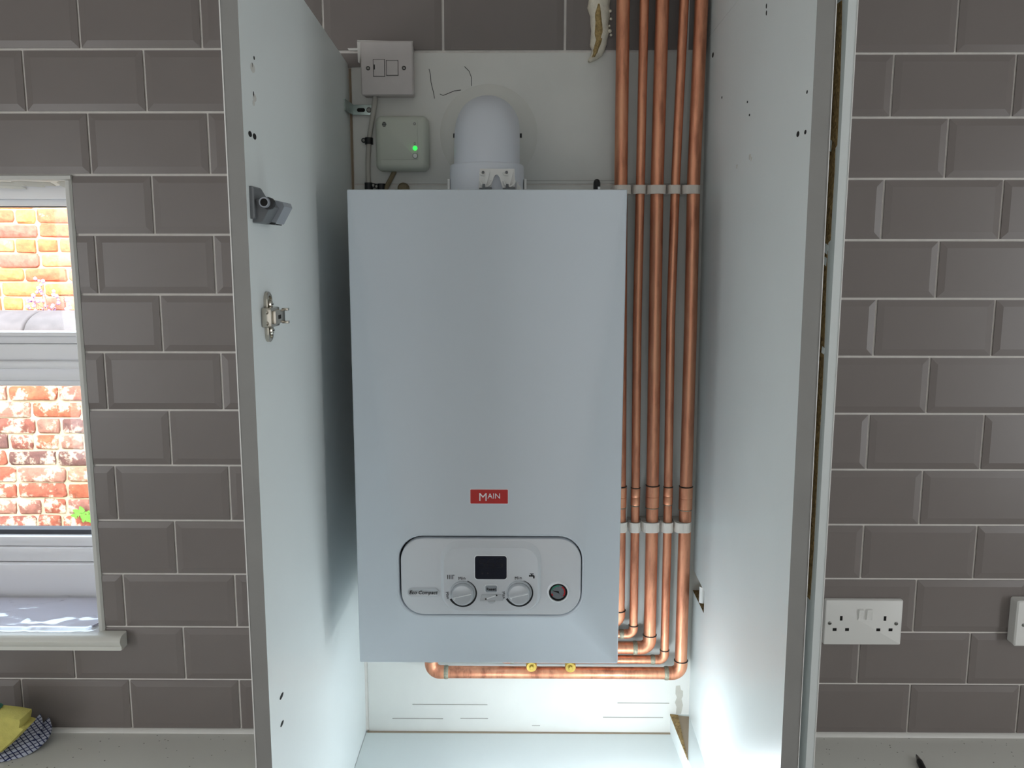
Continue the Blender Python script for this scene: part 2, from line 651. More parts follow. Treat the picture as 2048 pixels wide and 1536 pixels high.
def tile(x0, x1, z0, z1, full=(1, 1, 1, 1)):
    """full = left, right, bottom, top keep the factory bevel"""
    if x1 - x0 < 0.006 or z1 - z0 < 0.006:
        return
    put('tile', tile_geo(MB(), x0, x1, z0, z1, full, random.uniform(-0.0003, 0.0003)), 'tile', wall_back, smooth=0)


ZL = [0.9149, 1.0154, 1.1202, 1.2236, 1.3264, 1.43, 1.532, 1.6365, 1.7389, 1.8427, 1.9444, 2.0486, 2.1514, 2.2545, 2.357]
XL = {12: [-0.9495, -0.7440, -0.5381], 11: [-0.8439, -0.6383], 10: [-0.9464, -0.7408, -0.5352], 9: [-0.843, -0.6375], 8: [-0.743, -0.5355],
      7: [-0.841, -0.6355], 6: [-0.7416, -0.5335], 5: [-0.838, -0.632], 4: [-0.7371, -0.5293], 3: [-0.8400, -0.6344], 2: [-0.7364, -0.5286],
      1: [-0.8389, -0.6304], 0: [-0.9439, -0.7381, -0.5305], 13: [-0.8465, -0.6410]}
ZR = [0.9138, 1.0134, 1.1161, 1.2197, 1.3228, 1.4257, 1.5283, 1.6308, 1.7329, 1.8339, 1.9374, 2.0388, 2.1425, 2.246, 2.349]
XR = {0: [0.5280, 0.7324, 0.9368], 1: [0.4282, 0.6322, 0.8363], 2: [0.5250, 0.7295, 0.9340], 3: [0.4208, 0.6262, 0.8316], 4: [0.5206, 0.7257, 0.9310],
      5: [0.4190, 0.6233, 0.8275], 6: [0.5190, 0.7235, 0.9280], 7: [0.4165, 0.6231, 0.8298], 8: [0.5200, 0.7246, 0.9290], 9: [0.4200, 0.6232, 0.8265],
      10: [0.5200, 0.7248, 0.9300], 11: [0.4215, 0.6258, 0.8300], 12: [0.5230, 0.7270, 0.9320], 13: [0.4220, 0.6265, 0.8310]}
LEFT_END, LEFT_START = -0.311, -1.25
RIGHT_START, RIGHT_END = 0.355, 1.10


def tile_row(xs, z0, z1, xa, xb, cut_bottom=False, cut_top=False):
    """tiles between xa and xb with joints at xs (extended by the pitch)"""
    p = 0.2054
    xs = sorted(xs)
    while xs[0] > xa:
        xs.insert(0, xs[0] - p)
    while xs[-1] < xb:
        xs.append(xs[-1] + p)
    for a, c in zip(xs, xs[1:]):
        l, r = max(a, xa), min(c, xb)
        if r - l < 0.012:
            continue
        tile(l + (G if l == a else 0.0004), r - (G if r == c else 0.0004), z0 + G, z1 - G, (l == a, r == c, not cut_bottom, not cut_top))


for k in range(14):
    z0, z1 = ZL[k], ZL[k + 1]
    if k >= 12:
        XL[k] = XL[k] + [XL[k][-1] + 0.2054] + ([] if k == 12 else [])
    if k == 1:
        tile_row(XL[k], z0, 1.086, LEFT_START, XL[k][0], cut_top=True)
        # tile notched round the sill corner
        mb = tile_geo(MB(), XL[k][0] + G, WX1 + 0.002, z0 + G, 1.086, (1, 0, 1, 0), 0)
        tile_geo(mb, WX1 + 0.0008, XL[k][1] - G, z0 + G, z1 - G, (0, 1, 1, 1), 0.0001)
        put('tile', mb, 'tile', wall_back, smooth=0)
        tile_row(XL[k], z0, z1, XL[k][1], LEFT_END)
    elif 2 <= k <= 9:
        tile_row(XL[k], z0, z1, WX1 + 0.0015, LEFT_END)
    else:
        tile_row(XL[k], z0, z1, LEFT_START, {12: -0.3327, 13: -0.4356}.get(k, LEFT_END))
    tile_row(XR[k], ZR[k], ZR[k + 1], RIGHT_START, RIGHT_END)
# behind the cupboard only the top course is tiled
for k in (12, 13):
    z0, z1 = 2.1470 + (k - 12) * 0.1035, 2.1470 + (k - 11) * 0.1035
    tile_row([-0.3327, -0.1312, 0.0735, 0.2790] if k == 12 else [-0.4356, -0.2320, -0.0290, 0.1760], z0, z1, -0.3327 if k == 12 else -0.4356, 0.3095, cut_bottom=(k == 12))
tile(-0.309, -0.2685, 2.1215, 2.1435, (0, 0, 0, 0))

# painted boards behind the boiler
for (z0, z1, dy) in ((1.9295, 2.1445, 0.0), (0.900, 1.9265, 0.0012)):
    mb = MB().box((-0.2865, -0.003 + dy, z0), (0.352, 0.004, z1), 0.0008)
    put('painted_board', mb, 'plaster', wall_back)
mb = MB()        # narrow brown strip painting the gap's shadow, left of the boards
mb.box((-0.2915, -0.0012, 1.25), (-0.2878, 0.001, 2.12))
put('gap_shadow_strip', mb, 'joint_shade', wall_back)
# scratched lines, a bare patch and fine cracks on the boards
mb = MB()
for (xa, ya, xb, yb) in ((825, 1409.5, 975, 1408), (785, 1437, 886, 1437), (921, 1437, 976, 1436.5), (1235, 1406, 1338, 1406), (1206, 1434.5, 1326, 1434.5), (930, 361, 1240, 362), (1064, 1452, 1080, 1450)):
    p, q = at(xa, ya, Y=-0.002), at(xb, yb, Y=-0.002)
    mb.box((p.x, -0.0034, (p.z + q.z) / 2 - 0.0003), (q.x, -0.0005, (p.z + q.z) / 2 + 0.0003))
put('scratch', mb, 'pencil', wall_back)
mb = MB()
pp = [(1352, 1372), (1360, 1371), (1362, 1380), (1366, 1382), (1366, 1392), (1363, 1398), (1366, 1410), (1362, 1428), (1352, 1428), (1353, 1414), (1350, 1405), (1354, 1395), (1351, 1388)]
mb.prism([at(x, y, Y=-0.0022) for x, y in pp], (0, 0.001, 0))
put('bare_patch', mb, 'patch', wall_back)
for path in (((858, 138), (861, 150), (862, 165), (867, 185), (869, 197)), ((929, 133), (938, 142), (943, 155), (943, 172)), ((880, 188), (886, 191), (896, 187), (908, 182), (922, 180))):
    put('hairline_crack', MB().tube([at(x, y, Y=-0.0032) for x, y in path], 0.0005, 5), 'print', wall_back)
# caulk along worktops
for nm, xa, xb, lb in (('trim_1', -1.3, -0.311, 'white silicone bead along the left worktop'), ('trim_2', 0.356, 1.2, 'white silicone bead along the right worktop')):
    mb = MB().prism([(xa, 0.0, 0.908), (xa, -0.014, 0.908), (xa, -0.012, 0.9115), (xa, -0.0068, 0.9165), (xa, 0.0, 0.9165)], (xb - xa, 0, 0))
    struct(nm, mb, 'silicone', lb, smooth=50)

# ------------------------------------------------------------------ window, reveal, sill
YF = 0.155
win = thing('window_1', (WX0 + 0.4, YF, 1.114), 'white plastic window looking onto the brick yard', 'window', kind='structure')


def zf(py):
    return at(0, py, Y=YF).z


def bar(name, za, zb, y0, y1, m_='upvc', xa=WX0, xb=WX1, bev=0.002, parent=win):
    return put(name, MB().box((xa, y0, min(za, zb)), (xb, y1, max(za, zb)), bev), m_, parent)


JW = 0.062
bar('frame_head', 1.944, zf(398), YF, YF + 0.065, bev=0.003)
bar('glazing_bead', zf(398), zf(411), YF + 0.012, YF + 0.05, xb=WX1 - JW)
bar('gasket', zf(410.8), zf(412.6), YF + 0.02, YF + 0.05, 'gasket', xb=WX1 - JW, bev=0)
bar('glazing_bead', zf(665), zf(674), YF + 0.006, YF + 0.05, xb=WX1 - JW, bev=0.003)
bar('sash_rail', zf(674.5), zf(689), YF + 0.016, YF + 0.06, xb=WX1 - JW)
bar('transom', zf(689.5), zf(722), YF + 0.010, YF + 0.065)
bar('transom_bead', zf(722), zf(737), YF - 0.008, YF + 0.06, bev=0.004)
bar('transom', zf(737.3), zf(762), YF + 0.006, YF + 0.065)
bar('glazing_bead', zf(762.5), zf(774), YF + 0.012, YF + 0.05, xb=WX1 - JW, bev=0.003)
bar('gasket', zf(1066.5), zf(1076), YF + 0.024, YF + 0.05, 'gasket', xb=WX1 - JW, bev=0)
bar('glazing_bead', zf(1075.5), zf(1095), YF + 0.008, YF + 0.05, xb=WX1 - JW, bev=0.004)
bar('frame_sill', zf(1095.5), zf(1123), YF, YF + 0.065, bev=0.004)
bar('sill_upstand', zf(1124), 1.112, YF - 0.012, YF + 0.05, bev=0.003)
put('jamb', MB().box((WX1 - JW, YF, 1.17), (WX1, YF + 0.065, 1.944), 0.003), 'upvc', win)
put('jamb', MB().box((WX0, YF, 1.17), (WX0 + JW, YF + 0.065, 1.944), 0.003), 'upvc', win)
put('glass_pane', MB().box((WX0 + JW, YF + 0.03, zf(665)), (WX1 - JW, YF + 0.034, zf(412))), 'glass', win)
put('glass_pane', MB().box((WX0 + JW, YF + 0.03, zf(1068)), (WX1 - JW, YF + 0.034, zf(774))), 'glass', win)
# reveal linings
put('reveal_lining', MB().box((WX1 - 0.004, 0.0, 1.112), (WX1 + 0.0005, YF + 0.01, 1.944)), 'white_wall', win)
put('reveal_lining', MB().box((WX0, 0.0, 1.938), (WX1, YF + 0.01, 1.9445)), 'white_wall', win)
mb = MB()        # loose paint and filler under the lintel
for i in range(9):
    x = -1.05 + i * 0.03 + random.uniform(-.01, .01)
    y = random.uniform(0.02, 0.12)
    mb.prism([(x, y, 1.9385), (x + 0.05, y + 0.035, 1.9385), (x + 0.055, y + 0.045, 1.9335), (x + 0.004, y + 0.012, 1.935)], (0.0, 0.001, -0.002))
put('flaking_paint', mb, 'chipped', win)
# tile trim round the opening
mb = MB()
ft, fb = at(149, 350, Y=-0.008), at(214, 1262, Y=-0.008)
mb.loft([[Vector((x, y, z)) for x, y in ((-0.7868, 0.002), (-0.7868, -0.005), (-0.7845, -0.0085), (-0.7785, -0.0085), (-0.7748, -0.005), (-0.7748, 0.002))] for z in (1.1145, 1.9346)])
put('tile_trim', mb, 'trim', win)
mb = MB()
mb.loft([[Vector((x, y, z)) for y, z in ((0.002, 1.9345), (-0.005, 1.9345), (-0.0085, 1.937), (-0.0085, 1.9425), (-0.005, 1.9445), (0.002, 1.9445))] for x in (WX0, -0.7748)])
put('tile_trim', mb, 'trim', win)
# sill board with rounded nosing and a horn past the opening
SZ = 1.1145
prof = [(YF - 0.01, SZ), (-0.026, SZ), (-0.033, SZ - 0.003), (-0.0365, SZ - 0.009), (-0.035, SZ - 0.016), (-0.031, SZ - 0.021), (-0.031, SZ - 0.028), (-0.0068, SZ - 0.028), (-0.0068, SZ - 0.0275), (YF - 0.01, SZ - 0.0275)]
mb = MB().box((WX0, -0.0070, SZ - 0.0275), (WX1, YF - 0.01, SZ))
hp = [(-0.0066, SZ)] + [p for p in prof if p[0] < 0.01][:-1]
hc = Vector((0, -0.02, SZ - 0.014))
mb.loft([[Vector((x, hc.y + (y - hc.y) * k, hc.z + (z - hc.z) * k)) if k < 1 else Vector((x, y, z)) for y, z in hp] for x, k in ((WX0, 1), (-0.7365, 1), (-0.734, 0.94))])
put('window_sill', mb, 'sill', win)

# wrapped flat board lying on the sill
wb = thing('wrapped_board', (-1.0, 0.06, SZ), 'flat pale lilac board in clear wrinkled plastic on the window sill', 'packaging')
ps = [(-1.45, -0.004), (-0.808, -0.004), (-0.800, 0.012), (-0.785, 0.085), (-0.79, 0.135), (-1.45, 0.135)]
mb = MB().loft([[Vector((x, y, z)) for x, y in ps] for z in (SZ, SZ + 0.0045)])
for i in range(len(mb.f)):
    mb.m[i] = 1 if i < 6 else 0
put('board', mb, ['wrapped', 'wrapped_edge'], wb, smooth=0)
mb = MB()
nx, ny = 90, 26
from mathutils import noise as mnoise
for j in range(ny + 1):
    for i in range(nx + 1):
        x = -1.42 + 0.638 * i / nx
        y = -0.018 + 0.158 * j / ny
        q = Vector((x * 9 + y * 14, y * 11 - x * 4, 1.3))
        rdg = 1 - abs(mnoise.noise(q) * 2)
        rd2 = 1 - abs(mnoise.noise(Vector((x * 22 - y * 17, y * 30 + x * 8, 4.1))) * 2)
        h = 0.0052 + 0.004 * max(0, rdg) ** 4 + 0.002 * max(0, rd2) ** 4
        if y < -0.006 or x > -0.80:
            h = 0.0012 + 0.0018 * max(0, rd2) ** 2
        mb.v.append(Vector((x, y, SZ + h)))
for j in range(ny):
    for i in range(nx):
        a = j * (nx + 1) + i
        mb.f.append((a, a + 1, a + nx + 2, a + nx + 1))
        mb.m.append(0)
put('plastic_film', mb, 'film', wb, smooth=60)

# ------------------------------------------------------------------ yard outside: two brick walls


def brick_variant(seed):
    r = random.Random(seed)

    def lp(y, ins, jit):
        out = []
        for p in rrect(0, 0, 0.215 - 2 * ins, 0.065 - 2 * ins, 0.012, y, 2):
            out.append(p + Vector((r.uniform(-jit, jit), r.uniform(-jit, jit) * 0.5, r.uniform(-jit, jit))))
        return out
    mb = MB().loft([lp(0.03, 0.0, 0.0), lp(0.0, 0.0, 0.004), lp(-0.006, 0.0045, 0.004)], cap0=False)
    me = bpy.data.meshes.new('brick')
    me.from_pydata(mb.v, [], mb.f)
    me.polygons.foreach_set('use_smooth', [True] * len(me.polygons))
    me.set_sharp_from_angle(angle=radians(50))
    return me


def brick_wall(name, y, x0, x1, z0, z1, matk, mortar, label, phase):
    body = MB().box((x0, y + 0.006, 0.0), (x1, y + 0.22, z1 + 0.01))
    w = put(name, body, mortar, smooth=0)
    tag(w, label, 'wall', kind='structure')
    ms = []
    for s in range(8):
        me = brick_variant(s + phase)
        me.materials.append(M[matk])
        ms.append(me)
    r = random.Random(phase)
    row = 0
    z = z0 + 0.0375
    while z < z1 - 0.02:
        x = x0 + 0.1 - (0.1125 if row % 2 else 0.0) + r.uniform(-.02, .02)
        hdr = row % 4 == 3
        while x < x1 - 0.05:
            ln = 0.1125 if (hdr or r.random() < 0.12) else 0.225
            o = bpy.data.objects.new('brick', r.choice(ms))
            COL.objects.link(o)
            o.parent = w
            o.location = Vector((x + ln / 2, y + r.uniform(-.003, .004), z + r.uniform(-.002, .002))) - BASE[w.name]
            o.scale = ((ln - 0.016) / 0.213, 1, r.uniform(0.95, 1.03))
            o.rotation_euler = (0, r.uniform(-.012, .012), 0)
            BASE[o.name] = o.location
            x += ln
        z += 0.0748
        row += 1
    return w


gw = brick_wall('garden_wall', 2.2, -2.95, -1.35, 0.42, 1.468, 'brick', 'mortar', 'low weathered red brick yard wall seen through the lower window pane', 11)
fw = brick_wall('neighbour_wall', 2.9, -3.25, -1.75, 1.30, 2.24, 'brick_far', 'mortar_far', 'sunlit orange brick wall seen through the upper window pane', 23)
struct('ground', MB().box((-9, 0.25, -0.3), (4, 9, -0.02)), 'mortar', 'yard ground outside the window')
# half-round coping stones along the low wall
xj = [-2.95, -2.59, -2.155, -1.72, -1.35]
for a, c in zip(xj, xj[1:]):
    mb = MB().loft([[Vector((x, 2.31 + cos(t) * rr * 1.18, 1.472 + sin(t) * rr * (0.62 if sin(t) > 0 else 0.0) - (0.0 if sin(t) > -.01 else 0.02))) for t in [pi * k / 14 for k in range(15)] + [pi * 1.001 + 0.001, 2 * pi - 0.002]]
                    for x, rr in ((a + 0.003, 0.140), (a + 0.012, 0.150), (c - 0.012, 0.150), (c - 0.003, 0.140))])
    put('coping_stone', mb, 'coping', gw, smooth=60)
# lilac flowers growing behind the coping
fl = thing('flowering_plant', (-2.33, 2.43, 1.5), 'lilac flowering plant growing above the grey coping outside the window', 'plant')
r = random.Random(5)
ms_, mf_ = MB(), MB()
for (sx, sy) in ((78, 560), (84, 580), (72, 600), (98, 606), (116, 586), (64, 588), (132, 604), (106, 612), (54, 596), (88, 612)):
    top = at(sx, sy, Y=2.47)
    root = at(95 + r.uniform(-8, 8), 642, Y=2.43)
    ms_.tube([root, root.lerp(top, .5) + Vector((r.uniform(-.02, .02), 0, .01)), top], [0.0035, 0.0025, 0.0015], 5)
    for k in range(5):
        c = top + Vector((r.uniform(-.018, .018), r.uniform(-.015, .015), r.uniform(-.05, .01)))
        bm = bmesh.new()
        bmesh.ops.create_icosphere(bm, subdivisions=1, radius=r.uniform(.006, .011), matrix=Matrix.Translation(c))
        mf_.from_bm(bm)
put('stem', ms_, 'stem', fl, stuff=True)
put('flower_cluster', mf_, 'petal', fl, stuff=True, smooth=80)
# small weed in a joint of the low wall
wd = thing('weed', at(165, 1035, Y=2.18), 'small bright green weed growing from the low brick wall', 'plant')
for (lx, ly, an, sz) in ((155, 1026, 2.3, 0.024), (162, 1020, 1.6, .020), (170, 1030, .5, .024), (180, 1028, .2, .022), (176, 1038, -.5, .026), (184, 1040, -.9, .022), (150, 1032, 2.9, .018), (166, 1036, -1.4, .02)):
    c = at(lx, ly, Y=2.165)
    out = []
    for k in range(10):
        t = 2 * pi * k / 10
        rad = sz * (0.55 + 0.45 * abs(cos(t * 1.5)))
        u, v = cos(t) * rad, sin(t) * rad * 0.8
        out.append(c + Vector((u * cos(an) - v * sin(an), -0.006 * cos(2 * t), u * sin(an) + v * cos(an))))
    put('leaf', MB().prism(out, (0, 0.0015, 0)), 'leaf', wd)
put('stem', MB().tube([at(165, 1042, Y=2.19), at(166, 1030, Y=2.17), at(172, 1028, Y=2.168)], 0.002, 5), 'stem', wd)

# ------------------------------------------------------------------ worktops
tag(put('worktop', MB().box((-1.7, -0.62, 0.872), (-0.3115, 0.0, 0.911), 0.003), 'worktop'), 'white flecked worktop left of the boiler cupboard, under the window', 'worktop')
tag(put('worktop', MB().box((0.356, -0.62, 0.872), (1.6, 0.0, 0.911), 0.003), 'worktop'), 'white flecked worktop right of the boiler cupboard, under the sockets', 'worktop')

# ------------------------------------------------------------------ boiler cupboard carcass
cb = thing('boiler_cupboard', (0, -0.3, 0), 'open white cupboard carcass without doors around the boiler', 'cupboard')
YP = -0.576
# left side panel: white faces, grey front edge
mb = MB()
mb.hexa([(-0.3105, YP, 0), (-0.2922, YP, 0), (-0.2922, -0.001, 0), (-0.3105, -0.001, 0), (-0.3105, YP, 2.165), (-0.2922, YP, 2.165), (-0.2922, -0.001, 2.126), (-0.3105, -0.001, 2.126)])
mb.m[2] = 1
lp = put('side_panel', mb, ['melamine', 'edge'], cb, smooth=0)
put('edge_lipping', MB().box((-0.3115, YP - 0.0008, 0.0), (-0.3103, YP + 0.006, 2.16)), 'white_plastic', lp, smooth=0)


def rx(y, z):
    """inner face of the right side panel: leans a little"""
    t = max(-0.05, (z - 0.93) / (2.165 - 0.93))
    back = 0.3212 - 0.0102 * t
    front = 0.3095 - 0.0080 * t
    return back + (front - back) * (y / YP)


def rpanel(poly, thick=0.0195, name='side_panel', mats=('melamine', 'edge', 'chip'), grp=None):
    mb = MB()
    inn = [Vector((rx(y, z), y, z)) for y, z in poly]
    out = [p + Vector((thick, 0, 0)) for p in inn]
    n = len(poly)
    mb.add(inn, [tuple(range(n))], 0)
    mb.add(out, [tuple(reversed(range(n)))], 0)
    for i in range(n):
        j = (i + 1) % n
        fr = abs(poly[i][0] - YP) < 1e-6 and abs(poly[j][0] - YP) < 1e-6
        raw = poly[i][0] > -0.2 and poly[j][0] > -0.2 and poly[i][1] > 1.1 and poly[i][1] < 1.3
        mb.add([inn[i], inn[j], out[j], out[i]], [(0, 1, 2, 3)], 1 if fr else (2 if raw else 0))
    return put(name, mb, mats, cb, smooth=0)


rp = rpanel([(YP, 0.0), (-0.001, 0.0), (-0.001, 1.1965), (-0.106, 1.1975), (-0.106, 1.2365), (-0.001, 1.2365), (-0.001, 2.165), (YP, 2.165)])
up = rpanel([(YP + 0.001, 2.1653), (-0.001, 2.1653), (-0.001, 2.495), (YP + 0.001, 2.495)], name='upper_side_panel')
put('edge_lipping', MB().hexa([(rx(YP, z) + 0.0192, YP - 0.0008, z) for z in (0.4,)] * 1 + [(rx(YP, 0.4) + 0.0199, YP - 0.0008, 0.4), (rx(YP, 0.4) + 0.0199, YP + 0.006, 0.4), (rx(YP, 0.4) + 0.0192, YP + 0.006, 0.4),
                               (rx(YP, 2.16) + 0.0192, YP - 0.0008, 2.16), (rx(YP, 2.16) + 0.0199, YP - 0.0008, 2.16), (rx(YP, 2.16) + 0.0199, YP + 0.006, 2.16), (rx(YP, 2.16) + 0.0192, YP + 0.006, 2.16)]), 'white_plastic', rp, smooth=0)
# white pipe stub showing in the notch
put('plastic_stub', MB().cyl((0.3215, -0.072, 1.203), (0.3215, -0.072, 1.232), 0.006, 12), 'white_plastic', cb)
# floor board, batten and broken chipboard wedge
mb = MB().hexa([(-0.2915, -0.57, 0.893), (0.305, -0.57, 0.893), (0.2868, -0.006, 0.893), (-0.2915, -0.006, 0.893),
                (-0.2915, -0.57, 0.9115), (0.305, -0.57, 0.9115), (0.2868, -0.006, 0.9115), (-0.2915, -0.006, 0.9115)])
put('floor_board', mb, 'melamine', cb, smooth=0)
put('floor_joint', MB().box((-0.289, -0.0058, 0.905), (0.287, -0.001, 0.9128)), 'joint_shade', cb)
mb = MB().hexa([(0.2855, -0.001, 0.893), (0.320, -0.001, 0.893), (0.3075, -0.56, 0.893), (0.3060, -0.56, 0.893),
                (0.2845, -0.001, 0.9495), (0.320, -0.001, 0.9495), (0.3075, -0.56, 0.9495), (0.3055, -0.56, 0.9495)])
put('batten', mb, 'melamine', cb, smooth=0)
A_, B_, C_ = at(1340, 1428, Z=0.951), at(1378, 1432, Z=0.951), at(1376, 1520, Z=0.951)
D_ = at(1356, 1430, Z=0.951)
D2 = at(1375, 1482, Z=0.951)
mb = MB().prism([A_, D_, C_], (0, 0, -0.0025))
put('chipboard_wedge', mb, 'chip', cb, smooth=0)
mb = MB().prism([D_ + Vector((0, 0, -0.001)), B_ + Vector((0, 0, -0.001)), C_ + Vector((0, 0, -0.001))], (0, 0, -0.0012))
put('chipboard_wedge', mb, 'joint_shade', cb, smooth=0)  # right half of the wedge, its shadow put into a flat brown
mb = MB()
pq = [at(x, y, Z=0.9121) for x, y in ((1340, 1461), (1346, 1475), (1352, 1488), (1358, 1502), (1366, 1520), (1373, 1537))]
for p, q in zip(pq, pq[1:]):
    mb.prism([p, p + Vector((0.0035, 0, 0)), q + Vector((0.0022, 0, 0)), q], (0, 0, 0.0006))
put('floor_joint', mb, 'hole', cb)
# screw holes and chips
def dot_on_left(px, py, w, h, m_='hole'):
    c = at(px, py, X=-0.2922)
    mb = MB().lathe(c + Vector((-0.0015, 0, 0)), (1, 0, 0), [(0, 1.0), (0.0018, 1.0), (0.0019, 0.7)], 10)
    for p in mb.v:
        d = p - c
        p.y = c.y + d.y * w
        p.z = c.z + d.z * h
    put('screw_hole' if m_ == 'hole' else 'paint_chip', mb, m_, lp)


for a in ((500, 268, .006, .0032), (509, 273, .006, .0034), (563, 1392, .008, .0028), (564, 1447, .007, .0026), (508, 116, .002, .002), (507, 190, .0016, .004), (504, 131, .0016, .003)):
    dot_on_left(*a)
for a in ((505, 136, .008, .005), (509, 196, .006, .004), (507, 206, .004, .003)):
    dot_on_left(*a, 'chipped')


def dot_on_right(px, py, w, h, m_='hole'):
    c = at(px, py, X=0.307)
    for _ in range(3):
        c = at(px, py, X=rx(c.y, c.z))
    mb = MB().lathe(c + Vector((0.0012, 0, 0)), (-1, 0, 0), [(0, 1.0), (0.0016, 1.0), (0.0018, 0.7)], 10)
    for p in mb.v:
        d = p - c
        p.y = c.y + d.y * w
        p.z = c.z + d.z * h
    put('screw_hole' if m_ == 'hole' else 'paint_chip', mb, m_, rp)


for a in ((1597, 268, .006, .0034), (1612, 264, .005, .003), (1426, 110, .006, .004), (1499, 230, .002, .0015), (1615, 184, .003, .002), (1444, 195, .002, .002), (1533, 26, .0015, .003), (1533, 12, .0015, .003), (1495, 204, .002, .0015)):
    dot_on_right(*a)
for a in ((1500, 314, .005, .004), (1474, 333, .004, .003), (1503, 318, .003, .003)):
    dot_on_right(*a, 'chipped')

# separate end panel behind the right front edge, its inner face stripped to bare chipboard further back
ep = thing('end_panel', (0.35, -0.3, 0), 'narrow white end panel with stripped chipboard face, beside the right tiles', 'panel')
mb = MB().hexa([(0.3450, -0.55, 0), (0.3537, -0.55, 0), (0.3537, -0.001, 0), (0.3450, -0.001, 0), (0.3428, -0.55, 2.4), (0.3530, -0.55, 2.4), (0.3530, -0.001, 2.4), (0.3428, -0.001, 2.4)])
put('panel_board', mb, 'melamine', ep, smooth=0)
# ragged torn edge between white facing and raw board
edge = [(0, 1684.0), (60, 1683), (130, 1681), (220, 1677.5), (290, 1674), (296, 1670.5), (340, 1669), (420, 1664), (480, 1661), (486, 1656), (560, 1652.5), (640, 1650), (700, 1648), (800, 1643.5), (900, 1637), (1000, 1632), (1100, 1627), (1200, 1620)]
pts = []
for py, px in edge:
    z = at(px, py, X=0.3439).z
    p = at(px, py, X=0.3450 - 0.0022 * min(1, max(0, z / 2.4)) - 0.0003)
    pts.append(p)
mb = MB()
for p, q in zip(pts, pts[1:]):
    mb.add([p, q, Vector((q.x, q.y + 0.12, q.z)), Vector((p.x, p.y + 0.12, p.z))], [(0, 1, 2, 3)])
    mb.add([p + Vector((0.0006, 0, 0)), q + Vector((0.0006, 0, 0)), q, p], [(0, 1, 2, 3)])
put('bare_chipboard_face', mb, 'chip', ep, smooth=0)
put('edge_lipping', MB().hexa([(0.3533, -0.5506, 0.4), (0.3543, -0.5506, 0.4), (0.3543, -0.545, 0.4), (0.3533, -0.545, 0.4), (0.3527, -0.5506, 2.3), (0.3537, -0.5506, 2.3), (0.3537, -0.545, 2.3), (0.3527, -0.545, 2.3)]), 'white_plastic', ep, smooth=0)
for (px, py, s) in ((1663, 290, .004), (1655, 497, .0035), (1653, 522, .003), (1648, 700, .0025)):
    c = at(px, py, X=0.3428 + 0.0009)
    put('melamine_flake', MB().prism([c + Vector((0, -s, s)), c + Vector((-.001, s * .8, s * 1.6)), c + Vector((-.0015, s, -s * 1.2)), c + Vector((0, -s * .6, -s * 2))], (-0.0006, 0, 0)), 'melamine', ep, smooth=0)

# ------------------------------------------------------------------ boiler
BX0, BX1, BZ0, BZ1, BY = -0.2425, 0.1475, 1.1976, 1.8976, -0.2924
bcx, bcz, bw, bh = (BX0 + BX1) / 2, (BZ0 + BZ1) / 2, BX1 - BX0, BZ1 - BZ0
bo = thing('combi_boiler', (bcx, -0.15, BZ0), 'white wall hung boiler with a control panel, hanging in the open cupboard', 'boiler')
put('casing', rr_solid(MB(), bcx, bcz, bw - 0.002, bh - 0.002, 0.002, [(-0.0035, 0.0), (-0.268, 0.0)], 3), 'boiler', bo)
cpx, cpz, cpw, cph = -0.0441, 1.3362, 0.2714, 0.1226         # control panel opening
cpr = 0.036
mb = MB()
N_ = 8
lo = []
lo.append(rrect(bcx, bcz, bw, bh, 0.002, -0.268, N_))
lo.append(rrect(bcx, bcz, bw, bh, 0.002, BY + 0.003, N_))
lo.append(rrect(bcx, bcz, bw - 0.002, bh - 0.002, 0.002, BY + 0.0008, N_))
lo.append(rrect(bcx, bcz, bw - 0.006, bh - 0.006, 0.002, BY, N_))
lo.append(rrect(cpx, cpz, cpw + 0.009, cph + 0.009, cpr + 0.004, BY, N_))
lo.append(rrect(cpx, cpz, cpw + 0.005, cph + 0.005, cpr + 0.002, BY - 0.0016, N_))
lo.append(rrect(cpx, cpz, cpw + 0.002, cph + 0.002, cpr, BY - 0.0012, N_))
lo.append(rrect(cpx, cpz, cpw, cph, cpr, BY + 0.001, N_))
lo.append(rrect(cpx, cpz, cpw, cph, cpr, BY + 0.018, N_))
mb.loft(lo, cap0=False, cap1=False)
put('front_panel', mb, 'boiler', bo, smooth=40)
put('panel_groove', rr_solid(MB(), cpx, cpz, cpw - 0.0002, cph - 0.0002, cpr, [(BY + 0.012, 0), (BY + 0.0105, 0)], 8), 'groove', bo)
YC = BY - 0.0022
cp = put('control_panel', rr_solid(MB(), cpx + 0.0006, cpz - 0.0010, cpw - 0.0042, cph - 0.0042, cpr - 0.002, [(BY + 0.010, 0), (YC + 0.0025, 0), (YC + 0.0008, 0.0006), (YC, 0.0022)], 10), 'boiler_plastic', bo)
# raised pod; its upper slope is wide
px_, pz_, pw_, ph_ = -0.0435, 1.3338, 0.1404, 0.0985
YPOD = YC - 0.006
mb = MB()
l0 = rrect(px_, pz_ + 0.0035, pw_ + 0.008, ph_ + 0.009, 0.027, YC, 10)
l1 = rrect(px_, pz_, pw_, ph_, 0.024, YPOD + 0.0008, 10)
l2 = rrect(px_, pz_, pw_ - 0.0016, ph_ - 0.0016, 0.0235, YPOD, 10)
mb.loft([l0, l1, l2], cap0=False)
put('control_pod', mb, 'boiler_plastic', cp)


def cfront(px, py, y=YPOD):
    return at(px, py, Y=y)


